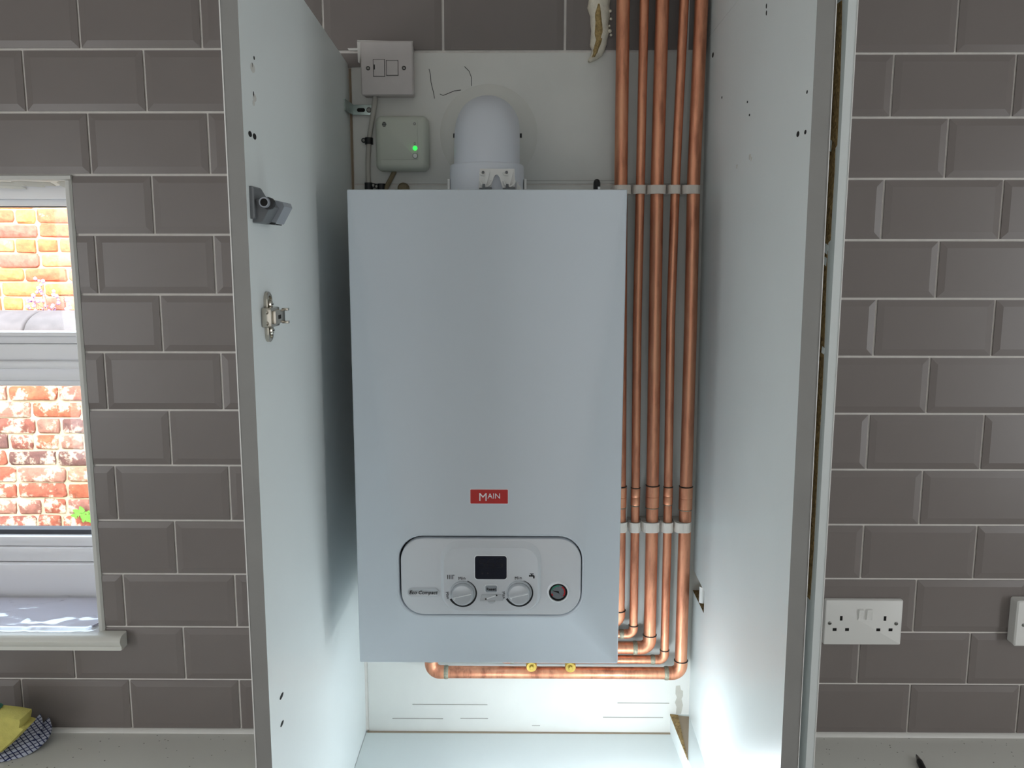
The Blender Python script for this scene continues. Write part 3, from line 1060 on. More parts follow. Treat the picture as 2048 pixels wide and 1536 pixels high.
# display
c = cfront(981.7, 1134.5)
put('display_frame', rr_solid(MB(), c.x, c.z, 0.0500, 0.0392, 0.0055, [(YPOD + 0.0005, 0), (YPOD - 0.0012, 0.0004), (YPOD - 0.0016, 0.0012)], 6), 'pale_edge', bo)
dsp = put('display', rr_solid(MB(), c.x, c.z, 0.0472, 0.0364, 0.0045, [(YPOD - 0.001, 0), (YPOD - 0.0019, 0.0004)], 6), 'screen', bo)
SEG = {'5': 'afgcd', '6': 'afgedc'}
mb = MB()
for i, ch in enumerate('565'):
    ox, oz = c.x - 0.0128 + i * 0.0128, c.z + 0.0066
    w_, h_, t_ = 0.0042, 0.0062, 0.0012
    sg = {'a': (-w_, h_, w_, h_), 'g': (-w_, 0, w_, 0), 'd': (-w_, -h_, w_, -h_), 'f': (-w_, 0, -w_, h_), 'b': (w_, 0, w_, h_), 'e': (-w_, -h_, -w_, 0), 'c': (w_, -h_, w_, 0)}
    for s in SEG[ch]:
        xa, za, xb, zb = sg[s]
        sh = lambda zz: zz * 0.12
        P0, P1 = Vector((ox + xa + sh(za), YPOD - 0.0021, oz + za)), Vector((ox + xb + sh(zb), YPOD - 0.0021, oz + zb))
        d = (P1 - P0).normalized()
        nn = Vector((-d.z, 0, d.x)) * t_ / 2
        P0 += d * 0.0006
        P1 -= d * 0.0006
        mb.prism([P0 - nn, P1 - nn, P1 + nn, P0 + nn], (0, 0.0003, 0))
for k, (dx, dz) in enumerate(((-0.0125, -0.0088), (-0.0045, -0.0085))):
    mb.lathe((c.x + dx, YPOD - 0.0018, c.z + dz), (0, -1, 0), [(0, 0.0014), (0.0003, 0.0014)], 6)
put('digits', mb, 'digit', dsp, smooth=0)


def dial(px, py):
    c = cfront(px, py)
    o = Vector((c.x, YPOD + 0.0005, c.z))
    kn = put('dial', MB().lathe(o, (0, -1, 0), [(0, 0.0186), (0.0025, 0.0186), (0.004, 0.0178), (0.004, 0.0166), (0.003, 0.0164), (0.003, 0.0162), (0.0105, 0.0158), (0.0118, 0.0150), (0.0122, 0.0140)], 40), 'knob', bo)
    # grip: the lower half stands proud along a straight ridge, slightly turned
    a = radians(-13)
    R = Matrix.Rotation(a, 3, 'Y')
    half = [Vector((cos(pi + pi * k / 16) * 0.0139, -0.0120, sin(pi + pi * k / 16) * 0.0139)) for k in range(17)]
    h2 = [Vector((p.x * 0.95, -0.0142 + 0.0012 * (-p.z / 0.0139), p.z * 0.95)) for p in half]
    put('dial_grip', MB().loft([[o + R @ p for p in half], [o + R @ p for p in h2]]), 'knob', kn)
    put('pointer_ridge', MB().loft([[o + R @ Vector((x, y, z)) for x, y, z in ((-0.0137, yy, -0.0004), (-0.0137, yy, 0.0005), (0.0137, yy, 0.0007), (0.0137, yy, -0.0003))] for yy in (-0.012, -0.0150)]), 'pale_edge', kn, smooth=0)
    put('pointer_dot', MB().lathe(o + R @ Vector((-0.0118, -0.0138, -0.0012)), (0, -1, 0), [(0, 0.0014), (0.0012, 0.0013)], 12), 'pale_edge', kn)
    # tapering black arc
    inn, out = [], []
    n = 40
    for k in range(n + 1):
        t = k / n
        ang = radians(70 - 222 * t)
        w0 = 0.0006 + 0.0026 * min(1, t * 1.6)
        for lst, rr in ((inn, 0.0190), (out, 0.0190 + w0)):
            lst.append(Vector((c.x + cos(ang) * rr, YPOD - 0.0004, c.z + sin(ang) * rr)))
    mb = MB()
    for k in range(n):
        mb.prism([inn[k], inn[k + 1], out[k + 1], out[k]], (0, 0.0006, 0))
    mb.text('Min', 0.0066, Vector((c.x - 0.0012, YPOD - 0.0003, c.z + 0.0222)), 0.0002, bold=0.0, rot=radians(-4), spacing=1.15)
    mb.text('Max', 0.0062, Vector((c.x - 0.0226, YPOD - 0.0003, c.z - 0.0042)), 0.0002, bold=0.0, rot=radians(80), spacing=1.1)
    put('dial_marking', mb, 'print', bo, smooth=0)


dial(925.7, 1185.3)
dial(1038.2, 1184.8)
# radiator icon and tap icon
mb = MB()
for k in range(4):
    c = cfront(895.5 + k * 3.3, 1154)
    mb.box((c.x - 0.00055, YPOD - 0.0003, c.z - 0.0033), (c.x + 0.00055, YPOD + 0.0002, c.z + 0.0033))
c = cfront(907.6, 1151)
mb.box((c.x - 0.0016, YPOD - 0.0003, c.z), (c.x + 0.001, YPOD + 0.0002, c.z + 0.0009))
put('radiator_icon', mb, 'print', bo, smooth=0)
mb = MB()
c = cfront(1063.5, 1152)
mb.box((c.x - 0.0042, YPOD - 0.0003, c.z - 0.0008), (c.x + 0.0034, YPOD + 0.0002, c.z + 0.0013))
mb.box((c.x - 0.0009, YPOD - 0.0003, c.z + 0.001), (c.x + 0.0009, YPOD + 0.0002, c.z + 0.0034))
mb.box((c.x - 0.0028, YPOD - 0.0003, c.z + 0.0028), (c.x + 0.0028, YPOD + 0.0002, c.z + 0.0038))
mb.box((c.x + 0.0020, YPOD - 0.0003, c.z - 0.0036), (c.x + 0.0042, YPOD + 0.0002, c.z + 0.0006))
put('tap_icon', mb, 'print', bo, smooth=0)
# reset button with its frame, service flap
c = cfront(982.5, 1176.5)
put('button_frame', rr_solid(MB(), c.x, c.z, 0.0200, 0.0124, 0.0034, [(YPOD + 0.0004, 0), (YPOD - 0.0012, 0.0003), (YPOD - 0.0014, 0.001)], 5), 'pale_edge', bo)
rb = put('reset_button', rr_solid(MB(), c.x, c.z - 0.0002, 0.0176, 0.0102, 0.0026, [(YPOD - 0.001, 0), (YPOD - 0.0028, 0.0003), (YPOD - 0.0034, 0.0012)], 5), 'grey_mid', bo)
put('button_lettering', MB().text('Reset', 0.0062, (c.x, YPOD - 0.0036, c.z - 0.0002), 0.0002, bold=0.00012), 'print', rb, smooth=0)
q = [cfront(*p) for p in ((960, 1201.5), (1005.5, 1200.5), (1002.5, 1188.5), (963.5, 1188.5))]
fp = put('service_flap', MB().loft([[p + Vector((0, 0.0005, 0)) for p in q], [p + Vector((0, -0.0014, 0)) for p in q]]), 'knob', bo, smooth=0)
c = cfront(982.5, 1194.5, YPOD - 0.0018)
mb = MB()
d = Vector((0.94, 0, 0.34))
nn = Vector((-0.34, 0, 0.94)) * 0.0008
p0, p1 = c - d * 0.0085, c + d * 0.0085
mb.prism([p0 - nn, p1 - nn, p1 + nn, p0 + nn], (0, 0.0006, 0), 1)
mb.lathe(p0, (0, -1, 0), [(-0.0004, 0.0012), (0.0003, 0.0012)], 8)
mb.lathe(p1, (0, -1, 0), [(-0.0004, 0.0012), (0.0003, 0.0012)], 8)
put('tool_icon', mb, ['print', 'pale_edge'], fp, smooth=0)
mb = MB()
c = cfront(983, 1201.5)
mb.prism([Vector((c.x + cos(pi + pi * k / 10) * 0.0056, YPOD + 0.0004, c.z + sin(pi + pi * k / 10) * 0.0038)) for k in range(11)], (0, -0.0018, 0))
put('flap_pull', mb, 'knob', fp)
# name plate, gauge, badge
c = at(846.5, 1184.3, Y=YC)
npb = put('name_plate', rr_solid(MB(), c.x, c.z, 0.0480, 0.0140, 0.0070, [(YC + 0.0005, 0), (YC - 0.0010, 0.0003), (YC - 0.0016, 0.0014), (YC - 0.0012, 0.0020)], 8), 'knob', bo)
put('name_lettering', MB().text('Eco Compact', 0.0077, (c.x, YC - 0.0016, c.z - 0.0002), 0.0002, shear=0.22, bold=0.00012, sx=0.99), 'print', npb, smooth=0)
c = at(1116.3, 1183.6, Y=YC)
ga = put('pressure_gauge', MB().lathe((c.x, YC + 0.001, c.z), (0, -1, 0), [(0, 0.0166), (0.002, 0.0164), (0.0042, 0.0150), (0.0048, 0.0143), (0.0042, 0.0138), (0.0010, 0.0136)], 40), 'pale_edge', bo)
put('gauge_face', MB().lathe((c.x, YC + 0.001, c.z), (0, -1, 0), [(0.0, 0.0137), (0.0022, 0.0137), (0.0026, 0.0122), (0.0016, 0.0116)], 36), 'black', ga)
put('gauge_dial', MB().lathe((c.x, YC - 0.0007, c.z), (0, -1, 0), [(0, 0.0108), (0.0004, 0.0108)], 32), 'gauge', ga)
for nm, a0, a1, mk in (('green_scale', 165, 80, 'gauge_green'), ('red_scale', 55, -40, 'gauge_red'), ('red_mark', 215, 195, 'gauge_red')):
    mb = MB()
    for k in range(14):
        qs = []
        for t, rr in ((k, .0088), (k + 1, .0088), (k + 1, .0106), (k, .0106)):
            an = radians(a0 + (a1 - a0) * t / 14)
            qs.append(Vector((c.x + cos(an) * rr, YC - 0.0013, c.z + sin(an) * rr)))
        mb.prism(qs, (0, 0.0003, 0))
    put(nm, mb, mk, ga, smooth=0)
mb = MB()
mb.prism([Vector((c.x + 0.0005, YC - 0.0017, c.z - 0.0016)), Vector((c.x + 0.0022, YC - 0.0017, c.z - 0.003)), Vector((c.x - 0.0002, YC - 0.0017, c.z + 0.0016)), Vector((c.x - 0.0085, YC - 0.0017, c.z + 0.0022))], (0, 0.0003, 0))
mb.lathe((c.x, YC - 0.0012, c.z), (0, -1, 0), [(0, 0.0014), (0.0008, 0.0012)], 10)
for k in range(9):
    an = radians(225 - 270 * k / 8)
    mb.lathe((c.x + cos(an) * .0078, YC - 0.0011, c.z + sin(an) * .0078), (0, -1, 0), [(0, .0003), (.0003, .0003)], 5)
put('gauge_needle', mb, 'print', ga, smooth=0)
c = at(978.3, 992.6, Y=BY)
bd = put('badge', rr_solid(MB(), c.x, c.z, 0.0572, 0.0234, 0.0018, [(BY + 0.0005, 0), (BY - 0.0012, 0.0002), (BY - 0.0014, 0.0008)], 4), 'pale_edge', bo)
put('badge_face', rr_solid(MB(), c.x, c.z, 0.0550, 0.0214, 0.0012, [(BY - 0.001, 0), (BY - 0.0018, 0.0002)], 4), 'red', bd)
mb = MB()
mb.text('M', 0.0168, (c.x - 0.0090, BY - 0.0020, c.z - 0.0012), 0.0002)
mb.text('AIN', 0.0112, (c.x + 0.0072, BY - 0.0020, c.z + 0.0006), 0.0002)
put('badge_lettering', mb, 'white_print', bd, smooth=0)
# brass valve heads below the casing
for px, py in ((1063, 1333.5), (1141, 1334.5)):
    c = at(px, py, Y=-0.10)
    v = put('drain_valve', MB().lathe((c.x, -0.06, c.z), (0, -1, 0), [(0, 0.0075), (0.03, 0.0075), (0.032, 0.0095), (0.040, 0.0095), (0.042, 0.0085)], 20), 'brass', bo)
    put('valve_screw', MB().lathe((c.x, -0.101, c.z), (0, -1, 0), [(0, 0.0042), (0.004, 0.004), (0.005, 0.003)], 6), 'brass', v, smooth=0)
    put('valve_body', MB().cyl((c.x, -0.075, c.z + 0.004), (c.x, -0.075, BZ0 + 0.001), 0.006, 12), 'brass', v)
# flue: collar on the boiler top, elbow turning back into the wall
FX, FY = -0.0522, -0.160
put('flue_collar', MB().lathe((FX, FY, BZ1 - 0.001), (0, 0, 1), [(0, 0.0585), (0.006, 0.0585), (0.008, 0.0572), (0.040, 0.0568), (0.0455, 0.0562), (0.047, 0.0545), (0.047, 0.050)], 48), 'flue', bo)
path = [Vector((FX, FY, BZ1 + 0.03)), Vector((FX, FY, 1.953))]
rb_ = 0.052
for k in range(1, 13):
    t = radians(90 * k / 12)
    path.append(Vector((FX, FY + rb_ * (1 - cos(t)), 1.953 + rb_ * sin(t))))
path.append(Vector((FX, 0.02, 1.953 + rb_)))
el = put('flue_elbow', MB().tube(path, 0.0503, 40), 'flue', bo, smooth=50)
for sx in (-1, 1):
    c0 = Vector((FX + sx * 0.0495, -0.130, 1.992))
    put('elbow_screw', MB().cyl(c0, c0 + Vector((sx * 0.004, 0, 0)), 0.0035, 10), 'black', el)
put('wall_seal', MB().lathe((FX - 0.0028, 0.0, 2.011), (0, -1, 0), [(-0.001, 0.0845), (0.002, 0.0845), (0.0045, 0.081), (0.0065, 0.070), (0.008, 0.056), (0.010, 0.052), (0.010, 0.049)], 64), 'seal', bo)
# clamp bracket on the collar
YB = -0.2235
mb = MB()
L_ = [at(x, y, Y=YB) for x, y in ((957, 380), (959.5, 337.5), (1029, 337.5), (1031, 380), (1007, 380), (1004, 372), (999, 354), (995.5, 349.5), (991, 349.5), (987.5, 354), (983, 372), (981, 380))]
mb.prism(L_, (0, 0.006, 0))
br = put('flue_clamp', mb, 'white_plastic', bo, smooth=0)
for dx in (0, 47):
    P = [at(x + dx, y, Y=YB - 0.004) for x, y in ((966.5, 372), (973, 345), (978.5, 340), (979.5, 345), (972, 373))]
    put('clamp_rib', MB().prism(P, (0, 0.0075, 0)), 'white_plastic', br, smooth=0)
    c0 = at(966.2 + dx, 344.6, Y=YB - 0.0005)
    put('clamp_hole', MB().lathe(c0, (0, -1, 0), [(0, 0.0021), (0.0008, 0.0021)], 14), 'grey_dark', br)
    c1 = at(962.5 + dx, 348.5, Y=YB - 0.001)
    put('clamp_hook', MB().tube([c1 + Vector((-.002, 0, .002)), c1 + Vector((0, -.002, -.001)), c1 + Vector((.005, -.002, -.0015))], 0.0015, 8), 'white_plastic', br)
    P = [at(x + dx, y, Y=YB - 0.006) for x, y in ((958.5, 378.5), (958.5, 375.5), (964.5, 375.5), (965, 368), (970, 368), (970.5, 375), (983, 373.5), (983.5, 378.5))]
    put('clamp_foot', MB().prism(P, (0, 0.012, 0)), 'grey_dark', br, smooth=0)
    put('clamp_clip', MB().tube([at(x + dx, y, Y=YB - 0.003) for x, y in ((960, 362), (963, 369), (968, 373), (975, 373), (981, 368), (983.5, 361))], 0.0017, 8), 'white_plastic', br)
for (xa, xb) in ((927, 914), (1033, 1046)):
    P = [at(xa, 363, Y=-0.2), at(xb, 380, Y=-0.2), at(xa, 380, Y=-0.2)]
    put('collar_gusset', MB().prism(P, (0, 0.004, 0)), 'white_plastic', br, smooth=0)
for xx in (898.5, 1050.5):
    p0, p1 = at(xx, 381, Y=-0.165), at(xx, 359, Y=-0.165)
    put('collar_lug', MB().box((p0.x - 0.0018, -0.175, BZ1 - 0.001), (p0.x + 0.0018, -0.155, p1.z), 0.0006), 'white_plastic', br)

# ------------------------------------------------------------------ copper pipes
YPI = -0.035


def pz(py, y=YPI):
    return at(1300, py, Y=y).z


def px_at(pts, z):
    pts = sorted(pts, key=lambda p: p.z)
    for p, q in zip(pts, pts[1:]):
        if z <= q.z:
            t = (z - p.z) / (q.z - p.z)
            return p.x + (q.x - p.x) * t
    return pts[-1].x


R22, R15 = 0.0110, 0.0076
PIPES = [
    # radius, image column at rows 30, 350, 637, 1112, bottom collar row, elbow axis row, coupling rows, riser column
    (R22, (1246, 1242.0, 1241.0, 1239.0), 1221, 1245, (975, 1012), 1180, 'thick copper pipe partly hidden by the boiler edge, first of the five'),
    (R15, (1288, 1281, 1274.5, 1269.5), 1251, 1268, (978, 1008), 1130, 'thin copper pipe second from the boiler'),
    (R22, (1324, 1314.5, 1310, 1303), 1270, 1295.5, (973, 1012), 1090, 'thick copper pipe in the middle of the five'),
    (R15, (1367, 1351.5, 1341.5, 1334), 1300, 1319, (976, 1006), 1000, 'thin copper pipe fourth from the boiler, between two thick ones'),
    (R22, (1402, 1387.5, 1381.5, 1368), 1321, 1346, (975, 1016), 863, 'thick copper pipe beside the right panel that turns left below the boiler'),
]
pipe_pts = []
for (rad, cols, zc, ze, cpl, ris, label) in PIPES:
    pts = [at(x, y, Y=YPI) for x, y in zip(cols, (30, 350, 637, 1112))]
    zt = 2.494
    pts.insert(0, Vector((pts[0].x + (pts[0].x - pts[1].x) * (zt - pts[0].z) / (pts[0].z - pts[1].z) * 0.6, YPI, zt)))
    zel = pz(ze)
    xel = pts[-1].x + 0.0005
    pts.append(Vector((xel, YPI, zel)))
    pipe_pts.append(pts)
    t = thing('copper_pipe', (xel, YPI, zel), label, 'pipe', 'vertical copper pipes beside the boiler')
    zcol = pz(zc)
    z1, z2 = pz(cpl[0]), pz(cpl[1])
    top = [p for p in pts if p.z > z1] + [Vector((px_at(pts, z1), YPI, z1))]
    mid = [Vector((px_at(pts, z), YPI, z)) for z in (z2, pz(1057), zcol - 0.002)]
    put('upper_tube', MB().tube(top, rad, 24), 'copper', t, base=(xel, YPI, zel))
    put('lower_tube', MB().tube(mid, rad, 24), 'copper', t, base=(xel, YPI, zel))
    # straight coupling with its middle bead and solder line
    xc = px_at(pts, (z1 + z2) / 2)
    h = z1 - z2
    cg = put('coupling', MB().lathe((xc, YPI, z2 - 0.002), (0, 0, 1), [(0, rad * 1.01), (0.001, rad * 1.10), (h * .54, rad * 1.10), (h * .56, rad * 1.05), (h * .58, rad * 1.10), (h + .003, rad * 1.10), (h + .004, rad * 1.01)], 24), 'copper', t)
    put('solder_ring', MB().lathe((xc, YPI, z1 + 0.0015), (0, 0, 1), [(0, rad * 1.02), (0.0006, rad * 1.13), (0.0014, rad * 1.13), (0.002, rad * 1.01)], 24), 'solder_dark', cg)
    put('solder_ring', MB().lathe((xc, YPI, z2 - 0.0035), (0, 0, 1), [(0, rad * 1.01), (0.0006, rad * 1.09), (0.0012, rad * 1.09), (0.0018, rad * 1.01)], 24), 'solder', cg)
    # elbow: socket, bend, socket
    re = rad * 1.5
    ro = rad * 1.10
    ang = [radians(90 * k / 8) for k in range(9)]
    bend = [Vector((xel, YPI, zcol)), Vector((xel, YPI, zel + re))]
    bend += [Vector((xel - re * (1 - cos(a)), YPI, zel + re - re * sin(a))) for a in ang[1:]]
    xe = xel - re - max(0.010, (zcol - zel) - re)
    bend.append(Vector((xe, YPI, zel)))
    ebw = put('elbow', MB().tube(bend, ro, 24), 'copper', t, base=(xel, YPI, zel), smooth=50)
    put('solder_ring', MB().lathe((xel, YPI, zcol - 0.0005), (0, 0, 1), [(0, ro * 0.99), (0.0005, ro * 1.05), (0.0016, ro * 1.05), (0.002, ro * 0.9)], 24), 'solder_dark', ebw)
    put('solder_ring', MB().lathe((xe + 0.001, YPI, zel), (-1, 0, 0), [(-0.003, ro * 1.0), (-0.001, ro * 1.05), (0.003, ro * 1.04), (0.005, rad * 1.01)], 24), 'solder', ebw)
    # horizontal run and riser into the boiler
    xr = at(ris, ze, Y=YPI).x
    put('horizontal_tube', MB().tube([(xe, YPI, zel), ((xe + xr) / 2, YPI, zel), (xr + re, YPI, zel)], rad, 24), 'copper', t, base=(xel, YPI, zel))
    bend = [Vector((xr + re + 0.012, YPI, zel)), Vector((xr + re, YPI, zel))]
    bend += [Vector((xr + re * (1 - sin(a)), YPI, zel + re - re * cos(a))) for a in ang[1:]]
    bend.append(Vector((xr, YPI, zel + re + 0.012)))
    eb2 = put('elbow', MB().tube(bend, ro, 24), 'copper', t, base=(xel, YPI, zel), smooth=50)
    put('solder_ring', MB().lathe((xr + re + 0.010, YPI, zel), (1, 0, 0), [(-0.003, ro * 1.0), (-0.001, ro * 1.05), (0.003, ro * 1.04), (0.005, rad * 1.01)], 24), 'solder', eb2)
    put('solder_ring', MB().lathe((xr, YPI, zel + re + 0.010), (0, 0, 1), [(-0.003, ro * 1.0), (-0.001, ro * 1.05), (0.003, ro * 1.04), (0.005, rad * 1.01)], 24), 'solder', eb2)
    put('riser_tube', MB().cyl((xr, YPI, zel + re + 0.008), (xr, YPI, BZ0), rad, 20), 'copper', t, base=(xel, YPI, zel))

# white interlocking clips, two rows
ORD = ['first pipe at the boiler edge', 'thin second pipe', 'thick middle pipe', 'thin fourth pipe', 'thick last pipe by the panel']
CLIPX = [[(1227, 1265), (1267, 1294), (1295.5, 1335), (1337, 1364), (1366, 1403)], [(1240, 1257), (1259, 1283), (1285, 1322), (1323.5, 1349), (1350.5, 1385)]]
for row, (ya, yb, rn) in enumerate(((369.5, 387, 'upper'), (1047, 1066.5, 'lower'))):
    for i in range(5):
        rad = PIPES[i][0]
        yfr = YPI - rad - 0.0035
        x0, x1 = at(CLIPX[row][i][0], (ya + yb) / 2, Y=yfr).x, at(CLIPX[row][i][1], (ya + yb) / 2, Y=yfr).x
        if i == 0 and row == 1:
            x0 = at(1222, 1056, Y=yfr).x
        z0, z1 = at(1300, yb, Y=yfr).z, at(1300, ya, Y=yfr).z
        zc = (z0 + z1) / 2
        xp = px_at(pipe_pts[i], zc)
        cx = (x0 + x1) / 2
        t = thing('pipe_clip', (cx, -0.002, z0), 'white plastic clip in the %s row holding the %s' % (rn, ORD[i]), 'pipe clip', 'white pipe clips in two rows')
        hw = (x1 - x0) / 2 - 0.0004
        # bow round the pipe front
        ou, inn = [], []
        ri = rad + 0.0004
        for k in range(13):
            a = radians(180 - 180 * k / 12)
            ex = (abs(cos(a)) ** 0.6) * (1 if cos(a) >= 0 else -1)
            ou.append((cx + ex * hw, YPI + 0.004 - (abs(sin(a)) ** 0.7) * (YPI + 0.004 - yfr)))
            inn.append((xp + cos(a) * ri, YPI - sin(a) * ri))
        poly = ou + [(cx + hw, -0.012)] + [(xp + ri, -0.012)] + inn[::-1] + [(xp - ri, -0.012)] + [(cx - hw, -0.012)]
        n = len(poly)
        mb = MB()
        for k in range(12):
            a, b_, c_, d_ = ou[k], ou[k + 1], inn[k + 1], inn[k]
            mb.hexa([(*a, z0), (*b_, z0), (*c_, z0), (*d_, z0), (*a, z1), (*b_, z1), (*c_, z1), (*d_, z1)])
        put('clip_bow', mb, 'clip', t, smooth=50)
        put('clip_base', MB().box((cx - hw, -0.024, z0 + 0.001), (cx + hw, -0.0025, z1 - 0.001), 0.001), 'clip', t)

# ------------------------------------------------------------------ electrics above the boiler
# fused spur on its surface box
p0, p1 = at(723.5, 193, Y=-0.032), at(825.5, 96, Y=-0.032)
SX0, SX1 = -0.2655, -0.1790
SZ0, SZ1 = 2.0705, 2.1565
sp = thing('fused_spur', ((SX0 + SX1) / 2, -0.003, SZ0), 'dusty white fused switch plate above the grey cable', 'switch')
put('back_box', rr_solid(MB(), (SX0 + SX1) / 2, (SZ0 + SZ1) / 2, 0.084, 0.084, 0.003, [(-0.003, 0), (-0.026, 0)], 4), 'old_plastic', sp)
fpz = put('face_plate', rr_solid(MB(), (SX0 + SX1) / 2, (SZ0 + SZ1) / 2, 0.0865, 0.086, 0.003, [(-0.0255, 0), (-0.031, 0.0), (-0.033, 0.0018)], 4), 'old_plastic', sp)
YS = -0.033
for nm, box_, mk in (('fuse_carrier', (747.5, 768.5, 119.5, 152.5), 'old_plastic'), ('rocker_switch', (773.5, 795.5, 121.5, 150.5), 'white_plastic')):
    a, c_ = at(box_[0], box_[3], Y=YS), at(box_[1], box_[2], Y=YS)
    put('recess_gap', MB().box((a.x - 0.0008, YS - 0.0001, a.z - 0.0008), (c_.x + 0.0008, YS + 0.001, c_.z + 0.0008)), 'groove', fpz, smooth=0)
    put(nm, MB().box((a.x, YS - 0.0016, a.z), (c_.x, YS + 0.001, c_.z), 0.0008), mk if nm == 'fuse_carrier' else 'old_plastic', sp)
a = at(748.5, 134, Y=YS - 0.0018)
put('fuse_slot', MB().box((a.x - 0.0009, YS - 0.0019, a.z - 0.004), (a.x + 0.0009, YS - 0.0012, a.z + 0.004)), 'hole', sp, smooth=0)
for px, py in ((736, 136.5), (808, 136)):
    c = at(px, py, Y=YS)
    sc_ = put('screw', MB().lathe((c.x, YS + 0.0005, c.z), (0, -1, 0), [(0, 0.0034), (0.0009, 0.0034), (0.0009, 0.0028), (0.0005, 0.0026)], 16), 'black', sp)
    put('screw_head', MB().lathe((c.x, YS, c.z), (0, -1, 0), [(0, 0.0025), (0.0008, 0.0022), (0.0012, 0.001)], 12), 'screw', sc_)
mb = MB()       # old filler smeared along the box edges
for poly in (((714, 83), (723, 80), (722, 100), (719, 126), (716, 124)), ((714, 80), (780, 82), (824, 82), (823, 85), (770, 86), (716, 85)), ((821, 82), (825.5, 82), (826, 108), (822, 100)), ((695, 96.5), (715, 96), (715, 101), (698, 101))):
    mb.prism([at(x, y, Y=-0.0285) if poly[0][0] > 700 else at(x, y, Y=-0.006) for x, y in poly], (0, 0.0035 if poly[0][0] > 700 else 0.004, 0))
put('dried_filler', mb, 'white_wall', sp, smooth=0)

# grey cable with black cable clips
cab = [(749.5, 188, -.016), (750, 196, -.014), (748.8, 210, -.0155), (746, 228, -.0155), (741.5, 257, -.009), (738.0, 280, -.0075), (736, 320, -.0075), (736.2, 350, -.0075), (737, 376, -.0075), (737, 392, -.0075)]
tag(put('cable', MB().tube([at(x, y, Y=yy) for x, y, yy in cab], 0.0042, 12), 'cable'), 'grey cable running down from the fused switch plate', 'cable')


def cable_clip(px, py, nail_dx, label):
    c = at(px, py, Y=-0.008)
    t = thing('cable_clip', (c.x, -0.002, c.z), label, 'cable clip', 'black cable clips')
    mb = MB()
    pr = [(cos(radians(a)) * 0.0068, -0.007 - sin(radians(a)) * 0.0068) for a in range(0, 181, 20)]
    pr = [(0.0068, -0.002)] + pr + [(-0.0068, -0.002)]
    mb.loft([[Vector((c.x + x, y, c.z + z)) for x, y in pr] for z in (-0.0055, 0.0055)])
    put('clip_body', mb, 'black', t)
    s = 1 if nail_dx > 0 else -1
    put('clip_lug', MB().cyl((c.x + s * 0.0085, -0.002, c.z + 0.001), (c.x + s * 0.0085, -0.009, c.z + 0.001), 0.0042, 12), 'black', t)
    put('nail_head', MB().cyl((c.x + s * 0.0085, -0.009, c.z + 0.001), (c.x + s * 0.0085, -0.0105, c.z + 0.001), 0.0021, 10), 'screw', t)


cable_clip(737.5, 282, -1, 'black cable clip half way down the grey cable')
cable_clip(737, 372, 1, 'black cable clip on the grey cable just above the boiler top')
cable_clip(763, 374, -1, 'small black cable clip on the old beige cable above the boiler')
# beige flex leaving the receiver
tag(put('cable', MB().tube([at(x, y, Y=yy) for x, y, yy in ((790, 336, -.012), (788, 345, -.008), (781, 359, -.007), (773, 374, -.007), (768, 386, -.007))], 0.0041, 10), 'cable_brown'), 'old beige flex leaving the bottom of the receiver box', 'cable')
c = at(806, 374, Y=-.012)
tag(put('cable_grommet', MB().lathe((c.x, -0.002, c.z - 0.002), (0, -1, 0), [(0, 0.010), (0.010, 0.0095), (0.014, 0.007), (0.015, 0.003)], 16), 'cable_brown'), 'beige rubber grommet on the wall just above the boiler, right of the flex', 'grommet')

# galvanised angle bracket
ab = thing('angle_bracket', (-0.28, -0.01, 2.045), 'small galvanised angle bracket between left panel and wall', 'bracket')
a, c_ = at(706, 230, Y=-0.008), at(744, 209.5, Y=-0.008)
put('wall_leg', MB().box((a.x, -0.0085, a.z), (c_.x, -0.0065, c_.z), 0.0006), 'zinc', ab)
put('panel_leg', MB().hexa([(-0.2919, -0.046, a.z + .002), (-0.2902, -0.046, a.z + .002), (a.x + .0015, -0.0065, a.z), (a.x - 0.001, -0.0065, a.z),
                            (-0.2919, -0.046, c_.z + .003), (-0.2902, -0.046, c_.z + .003), (a.x + .0015, -0.0065, c_.z), (a.x - 0.001, -0.0065, c_.z)]), 'zinc', ab, smooth=0)
e0, e1 = at(714, 224, Y=-0.0087), at(730, 216, Y=-0.0087)
put('slot', rr_solid(MB(), (e0.x + e1.x) / 2, (e0.z + e1.z) / 2, e1.x - e0.x, e1.z - e0.z, 0.0035, [(-0.0082, 0), (-0.0088, 0)], 6), 'hole', ab)
e0 = at(738, 220, Y=-0.009)
put('bracket_screw', MB().lathe((e0.x, -0.0082, e0.z), (0, -1, 0), [(0, 0.0046), (0.001, 0.0046), (0.0022, 0.003)], 14), 'screw', ab)
put('slot', MB().box((-0.2902, -0.034, a.z + .007), (-0.2896, -0.020, c_.z - .004)), 'hole', ab)

# wireless receiver box
RC = [at(751, 341, Y=-0.031), at(855, 230, Y=-0.031)]
rcx, rcz = (RC[0].x + RC[1].x) / 2, (RC[0].z + RC[1].z) / 2
rw, rh = RC[1].x - RC[0].x, RC[1].z - RC[0].z
rc = thing('thermostat_receiver', (rcx, -0.003, RC[0].z), 'pale square receiver box with a lit green LED, left of the flue', 'receiver')
put('receiver_case', rr_solid(MB(), rcx, rcz, rw, rh, 0.011, [(-0.002, 0.0025), (-0.006, 0.0), (-0.020, 0.0), (-0.027, 0.0022), (-0.0305, 0.006), (-0.0318, 0.010)], 8), 'receiver', rc, smooth=50)
YR = -0.0318
a, c_ = at(757.5, 321.5, Y=YR), at(839, 237, Y=YR)
put('front_cover', rr_solid(MB(), (a.x + c_.x) / 2 - 0.0005, (a.z + c_.z) / 2, c_.x - a.x - 0.006, c_.z - a.z - 0.003, 0.0015, [(YR + 0.001, 0), (YR - 0.0008, 0.0), (YR - 0.0011, 0.0006)], 4), 'receiver', rc)
YR -= 0.0011
c = at(768.3, 248.5, Y=YR)
